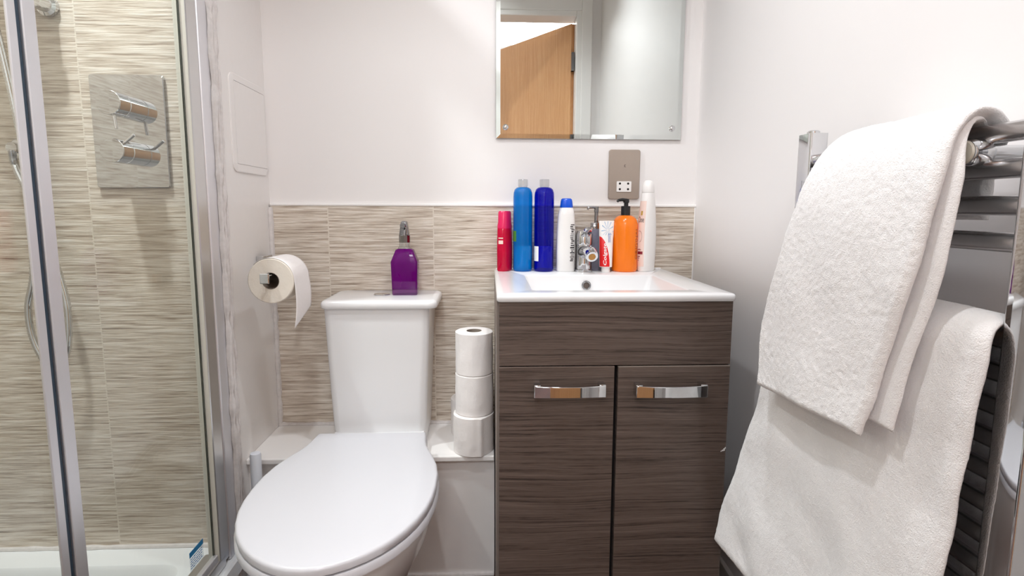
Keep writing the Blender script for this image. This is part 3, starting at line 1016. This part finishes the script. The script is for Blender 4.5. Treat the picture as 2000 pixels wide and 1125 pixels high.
aer2 = MB().tube([ap_ + ad * 0.004, ap_ + ad * 0.0072], 0.0098, 20)
aer2.build('aerator_screen', M['brass'], tp)
lv = MB()
lv.lathe((tx, ty, BZ + 0.075), [(0.0235, 0), (0.0245, 0.004), (0.0240, 0.030), (0.0200, 0.040), (0.010, 0.044)], 36)
lv.tube([(tx, ty - 0.012, BZ + 0.100), (tx, ty - 0.045, BZ + 0.112), (tx, ty - 0.070, BZ + 0.124), (tx, ty - 0.073, BZ + 0.125)], 0.012, 14, lambda i: (0.013, 0.012, 0.011, 0.008)[i], flat=0.45)
lv.build('lever', M['chrome'], tp, angle=40)

# ------------------------------------------------------------------ bottles on the basin


def wrap(c, r, a0, z0, vert=True, sx_=1.0, sy_=1.0, rot=0.0):
    """map text onto an upright oval cylinder; vert: text runs upwards"""
    def fn(u, v):
        if vert:
            a, z = a0 - v / r, z0 + u
        else:
            a, z = a0 + u / r, z0 + v
        p, q = r * cos(a) * sx_, r * sin(a) * sy_
        return (c[0] + p * cos(rot) - q * sin(rot), c[1] + p * sin(rot) + q * cos(rot), z)
    return fn


# crimson shampoo bottle
px_, py_ = 0.0445, -0.060
pb = thing('shampoo_bottle', 'short crimson bottle at the left end of the basin row', 'bottle', (px_, py_, BZ))


def oval(hx_, hy_, z, c, rot=0.0, n=32, pw=2.6):
    out = []
    for i in range(n):
        a = 2 * pi * i / n
        x = hx_ * math.copysign(abs(cos(a)) ** (2 / pw), cos(a))
        y = hy_ * math.copysign(abs(sin(a)) ** (2 / pw), sin(a))
        out.append((c[0] + x * cos(rot) - y * sin(rot), c[1] + x * sin(rot) + y * cos(rot), z))
    return out


c_ = (px_, py_)
PR = radians(62)
MB().loft([oval(0.026, 0.0155, BZ, c_, PR), oval(0.0285, 0.0175, BZ + 0.004, c_, PR), oval(0.0290, 0.0178, BZ + 0.06, c_, PR), oval(0.0285, 0.0170, BZ + 0.10, c_, PR), oval(0.0275, 0.0165, BZ + 0.122, c_, PR), oval(0.023, 0.0155, BZ + 0.128, c_, PR)]).build('body', M['pink'], pb, angle=40)
MB().loft([oval(0.0275, 0.0168, BZ + 0.1215, c_, PR), oval(0.0275, 0.0168, BZ + 0.128, c_, PR), oval(0.0235, 0.0160, BZ + 0.140, c_, PR), oval(0.0225, 0.0155, BZ + 0.166, c_, PR), oval(0.0195, 0.0135, BZ + 0.1705, c_, PR)]).build('cap', M['pink_cap'], pb, angle=40)
lab = MB()
for dz, h_, o_ in ((0.078, 0.010, 0), (0.093, 0.003, 1)):
    lab.loft([oval(0.0292, 0.0180, BZ + dz, c_, PR)[15:19], oval(0.0291, 0.0179, BZ + dz + h_, c_, PR)[15:19]], False, False, False)
lab.build('label', M['blush'], pb, angle=60)


def tall_bottle(x, y, r, label, mat, grp_text=None):
    t = thing('bath_oil_bottle', label, 'bottle', (x, y, BZ))
    MB().lathe((x, y, BZ), [(r * 0.86, 0), (r * 0.97, 0.003), (r, 0.008), (r, 0.210), (r * 0.97, 0.222), (r * 0.86, 0.231), (r * 0.66, 0.236), (0.0125, 0.2375)], 48).build('body', mat, t, angle=60)
    bl = MB().lathe((x, y, BZ + 0.006), [(r * 0.93, 0), (r * 0.93, 0.064)], 48, cap0=False, cap1=False)
    bl.f = [f for f in bl.f if all(bl.v[i][1] > y + r * 0.30 for i in f)]
    bl.build('back_label', M['white_plastic'], t)
    cp = [(0.0128, 0.2375), (0.0128, 0.240)]
    for i in range(5):
        cp += [(0.0140, 0.2405 + i * 0.0032), (0.0134, 0.2425 + i * 0.0032)]
    cp += [(0.0140, 0.2575), (0.0128, 0.2590)]
    MB().lathe((x, y, BZ), cp, 36).build('cap', M['clear_plastic'], t, angle=60)
    return t


t1 = tall_bottle(0.0958, -0.066, 0.0272, 'tall turquoise bottle with clear cap on the basin', M['turquoise'])
lb = MB()
for dz, h_, mt in ((0.085, 0.03, 'ink_green'),):
    lb.lathe((0.0958, -0.066, BZ + dz), [(0.0275, 0), (0.0275, h_)], 48, cap0=False, cap1=False)
lb.f = [f for f in lb.f if lb.v[f[0]][0] < 0.0958 - 0.020 and lb.v[f[0]][1] < -0.060]
lb.build('label', M['ink_green'], t1)
t2 = tall_bottle(0.1560, -0.072, 0.0280, 'tall royal blue bottle with clear cap on the basin', M['navy'])
lb = MB().lathe((0.1560, -0.072, BZ + 0.03), [(0.0283, 0), (0.0283, 0.042)], 48, cap0=False, cap1=False)
lb.f = [f for f in lb.f if lb.v[f[0]][0] < 0.156 - 0.0195 and lb.v[f[0]][1] < -0.074]
lb.build('label', M['white_plastic'], t2)

# white bottle with blue cap
wx, wy = 0.2185, -0.076
wb = thing('lotion_bottle', 'white bottle with bright blue cap left of the tap', 'bottle', (wx, wy, BZ))
c_ = (wx, wy)
MB().loft([oval(0.0235, 0.0165, BZ, c_), oval(0.0262, 0.0185, BZ + 0.003, c_), oval(0.0270, 0.0190, BZ + 0.06, c_), oval(0.0262, 0.0185, BZ + 0.12, c_), oval(0.0235, 0.0175, BZ + 0.160, c_), oval(0.0185, 0.0155, BZ + 0.1795, c_), oval(0.0170, 0.0145, BZ + 0.1805, c_)]).build('body', M['white_plastic'], wb, angle=60)
MB().loft([oval(0.0180, 0.0150, BZ + 0.1808, c_), oval(0.0184, 0.0155, BZ + 0.183, c_), oval(0.0165, 0.0140, BZ + 0.198, c_), oval(0.0150, 0.0125, BZ + 0.204, c_), oval(0.0115, 0.009, BZ + 0.2065, c_)]).build('cap', M['blue_cap'], wb, angle=60)
pk = MB()
zz = BZ + 0.030
while zz < BZ + 0.135:
    hh_ = random.uniform(0.0015, 0.0042)
    u0, u1 = random.uniform(0.0, 0.003), random.uniform(0.008, 0.0125)
    g_ = []
    for z_ in (zz, zz + hh_):
        rg_ = [Vector(p) for p in oval(0.0273 - max(0.0, z_ - BZ - 0.09) * 0.03, 0.0193 - max(0.0, z_ - BZ - 0.09) * 0.012, z_, c_, 0, 96)]
        g_.append([rg_[76 + k] for k in range(int(u0 * 900), int(u1 * 900))])
    n_ = len(g_[0])
    pk.add(g_[0] + g_[1], [(k, k + 1, n_ + k + 1, n_ + k) for k in range(n_ - 1)])
    zz += hh_ + random.uniform(0.0012, 0.0038)
pk.build('print', M['ink'], wb, angle=180)

# grey soap dispenser
gx, gy = 0.3085, -0.050
gd = thing('soap_dispenser', 'grey-blue square soap dispenser with chrome pump behind the toothpaste', 'soap dispenser', (gx, gy, BZ))
MB().loft([zring(rrect(gx - 0.019, gx + 0.019, gy - 0.018, gy + 0.018, 0.005), z) for z in (BZ, BZ + 0.120)]).build('body', M['grey_stone'], gd, angle=40)
pc = MB()
pc.lathe((gx - 0.003, gy, BZ + 0.120), [(0.0125, 0), (0.0125, 0.017), (0.0115, 0.018)], 12)
pc.build('collar', M['chrome'], gd, angle=20)
pm = MB()
pm.lathe((gx + 0.001, gy, BZ + 0.138), [(0.0055, 0), (0.0055, 0.03), (0.0065, 0.031), (0.0065, 0.046)], 20)
pm.tube([(gx + 0.004, gy, BZ + 0.181), (gx - 0.010, gy - 0.004, BZ + 0.1815), (gx - 0.024, gy - 0.008, BZ + 0.1805), (gx - 0.026, gy - 0.009, BZ + 0.176)], 0.0034, 12)
pm.build('pump', M['chrome_dark'], gd, angle=40)

# toothpaste tube standing on its cap, leaning back a little
qx, qy = 0.3300, -0.096
tt = thing('toothpaste_tube', 'red and white toothpaste tube standing on its cap beside the tap', 'toothpaste', (qx, qy, BZ))
TH = 0.1295
BW0, BW1 = 0.0185, 0.0215


def tube_pt(u, v, front=True):
    """u: -1..1 across, v: 0..1 up; front surface point"""
    hw = BW0 + (BW1 - BW0) * v
    th_ = 0.0140 * (1 - v) ** 0.8 + 0.0012
    x = qx + u * hw + 0.0035 * v
    bul = th_ * sqrt(max(0.0, 1 - u * u)) if abs(u) < 1 else 0
    y = qy + 0.016 * v + (-bul if front else bul)
    return (x, y, BZ + 0.0145 + v * TH)


rings = []
for i in range(25):
    v = i / 24
    ring = [tube_pt(-1 + 2 * j / 16, v) for j in range(17)] + [tube_pt(1 - 2 * j / 16, v, False) for j in range(1, 16)]
    rings.append(ring)
MB().loft(rings).build('body', M['white_plastic'], tt, angle=70)
MB().lathe((qx, qy, BZ), [(0.0118, 0), (0.0125, 0.002), (0.0118, 0.0145), (0.0105, 0.0165)], 24).build('cap', M['white_plastic'], tt)


def tube_out(u, v, d=0.0004):
    p = tube_pt(u, v)
    return (p[0], p[1] - d, p[2])


rd = MB()
grid = []
nu, nv = 14, 36
for i in range(nv + 1):
    v = 0.012 + 0.655 * i / nv
    f = i / nv
    ue = -0.97 + 1.42 * max(0.0, 1 - f ** 1.9) ** 0.62
    for j in range(nu + 1):
        grid.append(tube_out(-0.97 + (ue + 0.97) * j / nu, v))
rd.add(grid, [(i * (nu + 1) + j, i * (nu + 1) + j + 1, (i + 1) * (nu + 1) + j + 1, (i + 1) * (nu + 1) + j) for i in range(nv) for j in range(nu)])
rd.build('red_panel', M['red_print'], tt, angle=180)
text_mesh('lettering', 'Colgate', M['ink_white'], tt, lambda u, v: tube_out(-0.16 + (0.5 - v) * 0.62 - 0.06, 0.045 + u, 0.0009), width=0.47, height=1.0, bold=0.012, shear=0.15, sub=1)
text_mesh('small_print', 'WHITE', M['ink_blue'], tt, lambda u, v: tube_out(0.30 + (0.5 - v) * 0.24, 0.53 + u, 0.0009), width=0.20, height=1.0, sub=1)
text_mesh('small_print', 'ADVANCED', M['ink_blue'], tt, lambda u, v: tube_out(0.50 + (0.5 - v) * 0.12, 0.53 + u, 0.0009), width=0.20, height=1.0, sub=1)
ry = MB()
for k in range(11):
    a = radians(20 + k * 33)
    cu_, cv_ = 0.1, 0.80
    q = []
    for (rad, da) in ((0.12, -0.08), (0.12, 0.08), (0.82, 0.05), (0.82, -0.05)):
        u = cu_ + rad * cos(a + da)
        v = cv_ + rad * sin(a + da) * 0.26
        q.append(tube_out(max(-0.96, min(0.96, u)), max(0.69, min(0.985, v)), 0.0005))
    ry.add(q, [(0, 1, 2, 3)])
ry.build('ray_print', M['blue_print'], tt, smooth=False)

# orange pump bottle
ox, oy = 0.3890, -0.072
ob = thing('pump_bottle', 'orange bottle with black pump in front of the socket', 'bottle', (ox, oy, BZ))
MB().lathe((ox, oy, BZ), [(0.033, 0), (0.0355, 0.003), (0.0365, 0.008), (0.0365, 0.120), (0.0352, 0.135), (0.0315, 0.147), (0.025, 0.155), (0.0165, 0.1590), (0.0135, 0.1595)], 56).build('body', M['orange'], ob, angle=60)
MB().lathe((ox, oy, BZ + 0.1592), [(0.0130, 0), (0.0130, 0.0255), (0.0120, 0.0265)], 36).build('collar', M['black_plastic'], ob, angle=40)
pm = MB()
pm.lathe((ox + 0.001, oy, BZ + 0.1855), [(0.0062, 0), (0.0062, 0.009), (0.0085, 0.010), (0.0085, 0.019), (0.0070, 0.0205)], 24)
pm.tube([(ox + 0.002, oy, BZ + 0.2015), (ox - 0.012, oy - 0.006, BZ + 0.2035), (ox - 0.024, oy - 0.011, BZ + 0.2015), (ox - 0.027, oy - 0.0125, BZ + 0.198)], 0.0042, 12, lambda i: (0.0055, 0.0045, 0.0038, 0.0034)[i])
pm.build('pump', M['black_plastic'], ob, angle=40)
text_mesh('lettering', 'ORIGINAL', M['ink_brown'], ob, wrap((ox, oy), 0.0368, radians(-32), BZ + 0.036), width=0.090, height=0.012, sub=1)
sm = MB()
for k in range(7):
    z = BZ + 0.036 + k * 0.010
    p = wrap((ox, oy), 0.0368, radians(-26), z)
    sm.add([p(0, 0), p(0.007, 0), p(0.007, 0.0012), p(0, 0.0012)], [(0, 1, 2, 3)])
sm.build('small_print', M['ink_brown'], ob, smooth=False)

# tall white body-wash bottle
dx, dy = 0.4520, -0.073
db = thing('body_wash_bottle', 'tall white bottle at the right end of the basin row', 'bottle', (dx, dy, BZ))
c_ = (dx, dy)
DRt = radians(38)
dpro = [(0.0275, 0.0155, 0), (0.0300, 0.0180, 0.004), (0.0330, 0.0195, 0.05), (0.0335, 0.0200, 0.09), (0.0310, 0.0195, 0.14), (0.0255, 0.0180, 0.185), (0.0195, 0.0165, 0.218), (0.0180, 0.0160, 0.2235)]
MB().loft([oval(a, b_, BZ + z, c_, DRt, 40, 2.3) for a, b_, z in dpro]).build('body', M['white_plastic'], db, angle=60)
MB().loft([oval(a, b_, BZ + z, (dx + o_, dy), DRt, 40, 2.2) for a, b_, z, o_ in ((0.0178, 0.0160, 0.2240, 0), (0.0182, 0.0165, 0.226, 0), (0.0178, 0.0160, 0.240, 0), (0.0150, 0.0140, 0.2515, 0), (0.0090, 0.0085, 0.2575, 0), (0.003, 0.003, 0.259, 0))]).build('cap', M['white_plastic'], db, angle=60)


def dpt(a, z, d=0.0004):
    for k in range(len(dpro) - 1):
        if dpro[k][2] <= z <= dpro[k + 1][2]:
            t = (z - dpro[k][2]) / (dpro[k + 1][2] - dpro[k][2])
            hx_ = dpro[k][0] + t * (dpro[k + 1][0] - dpro[k][0]) + d
            hy_ = dpro[k][1] + t * (dpro[k + 1][1] - dpro[k][1]) + d
            break
    x = hx_ * math.copysign(abs(cos(a)) ** (2 / 2.3), cos(a))
    y = hy_ * math.copysign(abs(sin(a)) ** (2 / 2.3), sin(a))
    return (dx + x * cos(DRt) - y * sin(DRt), dy + x * sin(DRt) + y * cos(DRt), BZ + z)


def band(a0, a1, z0, z1, d, na=10, nz=16):
    g = [dpt(a0 + (a1 - a0) * j / na, z0 + (z1 - z0) * i / nz, d) for i in range(nz + 1) for j in range(na + 1)]
    return g, [(i * (na + 1) + j, i * (na + 1) + j + 1, (i + 1) * (na + 1) + j + 1, (i + 1) * (na + 1) + j) for i in range(nz) for j in range(na)]


A_L, A_R = radians(140), radians(214)
lb = MB()
lb.add(*band(A_L, A_R, 0.015, 0.200, 0.0003))
lb.build('label', M['blush'], db, angle=180)
text_mesh('lettering', 'Dove', M['ink'], db, lambda u, v: dpt(radians(166) + u, 0.140 + v, 0.0008), width=radians(38), height=0.016, sub=1)
mk = MB()
mk.add(*band(radians(178), radians(190), 0.160, 0.172, 0.0008, 3, 4))
mk.build('gold_mark', M['ink_gold'], db, smooth=False)
mk = MB()
mk.add(*band(radians(168), radians(205), 0.050, 0.058, 0.0008, 5, 2))
mk.build('maroon_band', M['ink_maroon'], db, smooth=False)
mk = MB()
for a0_, a1_, z0_, z1_ in ((168, 176, 0.062, 0.0645), (178, 184, 0.062, 0.0655), (186, 192, 0.062, 0.064), (168, 186, 0.043, 0.045), (168, 181, 0.038, 0.0400), (168, 176, 0.032, 0.034)):
    mk.add(*band(radians(a0_), radians(a1_), z0_, z1_, 0.0008, 3, 1))
mk.build('small_print', M['ink_maroon'], db, smooth=False)
arc_ = []
for k in range(25):
    t_ = radians(-75 + 175 * k / 24)
    for w_ in (1.0, 0.90):
        arc_.append(dpt(radians(176) + radians(22) * w_ * cos(t_), 0.100 + 0.0165 * w_ * sin(t_), 0.0008))
MB().add(arc_, [(2 * k, 2 * k + 1, 2 * k + 3, 2 * k + 2) for k in range(24)]).build('swirl', M['ink_arc'], db, angle=180)

# ------------------------------------------------------------------ mirror
mr = thing('mirror', 'frameless wall mirror with a slanted glass edge above the basin', 'mirror', (0.29, 0, 1.5))
MX0, MX1, MZ0, MZ1 = 0.0205, 0.5625, 1.2065, 1.95
m0 = rrect(MX0, MX1, MZ0, MZ1, 0.001, 2)
m1 = rrect(MX0 + 0.0125, MX1 - 0.0125, MZ0 + 0.0125, MZ1 - 0.0125, 0.001, 2)
pane = MB().loft([yring(m0, -0.004), yring(m0, -0.0075), yring(m1, -0.0092)]).build('pane', M['mirror'], mr, smooth=False)
MB().box((MX0 + 0.01, -0.004, MZ0 + 0.01), (MX1 - 0.01, 0, MZ1 - 0.01)).build('backing', M['white_plastic'], mr, smooth=False)
for x, z in ((0.0480, 1.2375), (0.5355, 1.2380), (0.0480, 1.92), (0.5355, 1.92)):
    MB().lathe((x, -0.0091, z), [(0.0085, 0), (0.0085, -0.002), (0.0060, -0.0045), (0.002, -0.0055)], 24, axis='y').build('screw_cap', M['chrome'], mr)

# shaver socket
so_ = thing('shaver_socket', 'taupe shaver socket on the wall below the mirror', 'socket', (0.399, 0, 1.1))
S0, S1 = rrect(0.3525, 0.4450, 1.0325, 1.1770, 0.007), rrect(0.3545, 0.4430, 1.0345, 1.1750, 0.006)
MB().loft([yring(S0, 0), yring(S0, -0.006), yring(S1, -0.0085)]).build('plate', M['taupe'], so_, angle=30)
I0 = rrect(0.3760, 0.4195, 1.0545, 1.0850, 0.002)
ins = MB().loft([yring(I0, -0.0084), yring(I0, -0.0105)]).build('insert', M['white_plastic'], so_, angle=30)
for x in (0.3855, 0.4100):
    for z in (1.0620, 1.0785):
        h_ = MB().lathe((x, -0.0104, z), [(0.0033, 0), (0.0033, -0.0004)], 16, axis='y')
        h_.build('pin_hole', M['dark_hole'], ins)
mk = MB()
mk.obox((0.3985, -0.0086, 1.130), (0.0004, 0, 0.0040), (0, 0.0002, 0), (0.0004, 0, 0))
mk.obox((0.3995, -0.0086, 1.132), (0.0022, 0, 0.0018), (0, 0.0002, 0), (0.0003, 0, -0.0003))
mk.obox((0.3998, -0.0086, 1.128), (0.0022, 0, -0.0020), (0, 0.0002, 0), (0.0003, 0, 0.0003))
mk.build('symbol', M['ink'], so_, smooth=False)

# ------------------------------------------------------------------ towel radiator
RX = 0.530
ra = thing('towel_radiator', 'chrome ladder towel radiator on the right wall', 'radiator', (0.55, -0.89, 0.15))
for y0, y1 in ((-0.716, -0.679), (-1.113, -1.076)):
    ps = MB().loft([zring(rrect(RX, RX + 0.030, y0, y1, 0.003), z) for z in (0.16, 1.128)])
    po = ps.build('post', M['chrome'], ra, angle=30)
    MB().lathe((RX + 0.015, (y0 + y1) / 2, 1.128), [(0.010, 0), (0.010, 0.004), (0.0075, 0.006)], 20).build('vent_cap', M['chrome'], po)
zs = [1.083, 1.045, 1.0065, 0.968] + [0.866 - 0.0365 * k for k in range(19)]
for z in zs:
    b = MB()
    rings = []
    n = 20
    for y in (-1.085, -0.705):
        rings.append([(RX + 0.013 + 0.0095 * cos(2 * pi * i / n), y, z + 0.0105 * sin(2 * pi * i / n)) for i in range(n)])
    b.loft(rings).build('bar', M['rad_dark'], ra)
for z in (1.064, 0.205):
    for y in (-1.022, -0.77):
        bk = MB()
        bk.lathe((RX - 0.012, y, z), [(0.008, 0.0), (0.0135, 0.002), (0.015, 0.006), (0.015, 0.022), (0.012, 0.026), (0.009, 0.030), (0.009, 0.0985)], 28, axis='x')
        wbk = bk.build('wall_bracket', M['chrome'], ra, angle=30)
        MB().lathe((RX - 0.0132, y, z), [(0.0075, 0.0), (0.0115, 0.0008), (0.0128, 0.003), (0.0115, 0.0035)], 28, axis='x').build('bracket_cap', M['cream_plastic'], wbk)
        if z > 1:
            break

# ------------------------------------------------------------------ towels


def strip(path, n):
    """resample a 2-D (x, z) path evenly"""
    P = [Vector((p[0], 0, p[1])) for p in path]
    P = catmull(P, 16)
    L = [0.0]
    for a, b_ in zip(P, P[1:]):
        L.append(L[-1] + (b_ - a).length)
    out, k = [], 0
    for i in range(n + 1):
        s = L[-1] * i / n
        while k < len(L) - 2 and L[k + 1] < s:
            k += 1
        t = (s - L[k]) / max(1e-9, L[k + 1] - L[k])
        out.append(P[k].lerp(P[k + 1], t))
    return out


def cloth_layer(mb, path, yfar, ynear, th, ns=110, nv=90, seed=0.0, amp=0.004, fine=0.0022, bulge=0.0, sag=None):
    """A thick soft sheet: path in (x, z) from the front hem over the bar to the back hem, yfar/ynear(s) its side edges."""
    pts = strip(path, ns)
    top = []
    bot = []
    for i, p in enumerate(pts):
        s = i / ns
        d = pts[min(i + 1, ns)] - pts[max(i - 1, 0)]
        nrm = Vector((-d.z, 0, d.x)).normalized()   # outwards (to the room) on the front run
        a, b_ = yfar(s), ynear(s)
        for j in range(nv + 1):
            q = j / nv
            y = a + (b_ - a) * q
            e = min(q, 1 - q)
            e2 = min(s, 1 - s)
            # rounded soft edges
            k = min(1.0, sqrt(min(1.0, e * 1.0 / 0.035))) if e < 0.035 else 1.0
            k2 = min(1.0, sqrt(min(1.0, e2 / 0.012))) if e2 < 0.012 else 1.0
            half = th / 2 * max(0.12, min(k, k2))
            w_ = amp * noise.noise((p.x * 6 + seed, y * 7, p.z * 6)) + 0.5 * amp * noise.noise((p.x * 15 + seed, y * 17, p.z * 16 + 5))
            base = Vector((p.x, y, p.z)) + nrm * (w_ + bulge * sin(pi * q) * (1 - s))
            if sag:
                base += sag(s, q)
            f1 = fine * noise.noise((y * 130 + seed, p.z * 130, p.x * 130)) + fine * 0.8 * noise.noise((y * 300, p.z * 300, p.x * 300 + seed))
            f2 = fine * noise.noise((y * 130 + seed + 9, p.z * 130, p.x * 130 + 3))
            top.append(base + nrm * (half + f1))
            bot.append(base - nrm * (half + f2))
    n = nv + 1
    o = len(top)
    fs = []
    for i in range(ns):
        for j in range(nv):
            a = i * n + j
            fs.append((a, a + 1, a + n + 1, a + n))
            fs.append((o + a, o + a + n, o + a + n + 1, o + a + 1))
    for j in range(nv):
        fs.append((j, o + j, o + j + 1, j + 1))
        a = ns * n + j
        fs.append((a, a + 1, o + a + 1, o + a))
    for i in range(ns):
        a = i * n
        fs.append((a, a + n, o + a + n, o + a))
        a = i * n + nv
        fs.append((a, o + a, o + a + n, a + n))
    mb.add(top + bot, fs)


def lerp_tab(tab):
    def f(s):
        for (s0, v0), (s1, v1) in zip(tab, tab[1:]):
            if s <= s1:
                t = (s - s0) / (s1 - s0)
                t = t * t * (3 - 2 * t) * 0.5 + t * 0.5
                return v0 + (v1 - v0) * t
        return tab[-1][1]
    return f


# hand towel, folded double over the top bar
ht = thing('hand_towel', 'white folded towel hanging over the top bar of the radiator', 'towel', (RX, -0.88, 1.1))
hm = MB()
ZT = 1.103
cloth_layer(hm, [(0.468, 0.705), (0.474, 0.80), (0.484, 0.95), (0.494, 1.06), (0.509, ZT - 0.005), (0.533, ZT + 0.0065), (0.560, ZT - 0.008), (0.574, 1.05), (0.577, 0.99)],
            lerp_tab([(0, -0.712), (0.18, -0.705), (0.45, -0.740), (0.58, -0.760), (0.68, -0.782), (0.80, -0.785), (1, -0.785)]),
            lerp_tab([(0, -0.968), (0.12, -0.982), (0.45, -1.022), (0.62, -1.033), (0.72, -1.033), (0.82, -1.028), (0.90, -1.0), (1, -0.995)]), 0.015, 200, 150, 2.0, 0.0035, 0.0007,
            sag=lambda s, q: Vector((0, 0, (0.018 * (q - 0.3) * max(0.0, 1 - s * 6)) - 0.022 * max(0.0, 1 - q * 5.0) ** 2 * max(0.0, 1 - abs(s - 0.70) * 4))))
hm.build('outer_layer', M['towel'], ht, angle=180)
hm = MB()
cloth_layer(hm, [(0.487, 0.735), (0.491, 0.82), (0.499, 0.95), (0.505, 1.055), (0.517, ZT - 0.011), (0.533, ZT - 0.0035), (0.550, ZT - 0.012), (0.559, 1.07)],
            lerp_tab([(0, -0.725), (0.5, -0.77), (1, -0.82)]),
            lerp_tab([(0, -0.998), (0.12, -1.005), (0.5, -1.036), (0.72, -1.042), (0.88, -1.03), (1, -1.0)]), 0.009, 140, 90, 7.0, 0.002, 0.0005)
hm.build('inner_layer', M['towel'], ht, angle=180)

# bath towel over the lower bars
bt_ = thing('bath_towel', 'large white towel draped over the lower bars of the radiator', 'towel', (RX, -0.85, 0.87))
bm_ = MB()
cloth_layer(bm_, [(0.497, 0.300), (0.500, 0.40), (0.506, 0.55), (0.510, 0.70), (0.512, 0.82), (0.520, 0.872), (0.541, 0.886), (0.563, 0.868), (0.572, 0.80), (0.575, 0.45), (0.577, 0.33)],
            lerp_tab([(0, -0.540), (0.05, -0.545), (0.18, -0.60), (0.32, -0.655), (0.42, -0.690), (0.52, -0.700), (0.6, -0.72), (1, -0.72)]),
            lerp_tab([(0, -1.045), (0.20, -1.057), (0.32, -1.068), (0.42, -1.076), (0.47, -1.080), (0.52, -1.074), (0.6, -1.055), (1, -1.05)]), 0.013, 230, 170, 13.0, 0.007, 0.0007,
            sag=lambda s, q: Vector((-0.012 * max(0.0, 1 - s * 2.2) * (1 - q) ** 2, 0, 0)))
bm_.build('cloth', M['towel'], bt_, angle=180)

for o in bpy.data.objects:
    if '_o' in o:
        del o['_o']

cy = scene.cycles if hasattr(scene, 'cycles') else None
if cy:
    cy.max_bounces = 14
    cy.diffuse_bounces = 8
    cy.glossy_bounces = 6
    cy.transparent_max_bounces = 24
    cy.caustics_reflective = False
    cy.caustics_refractive = False
    cy.sample_clamp_indirect = 6
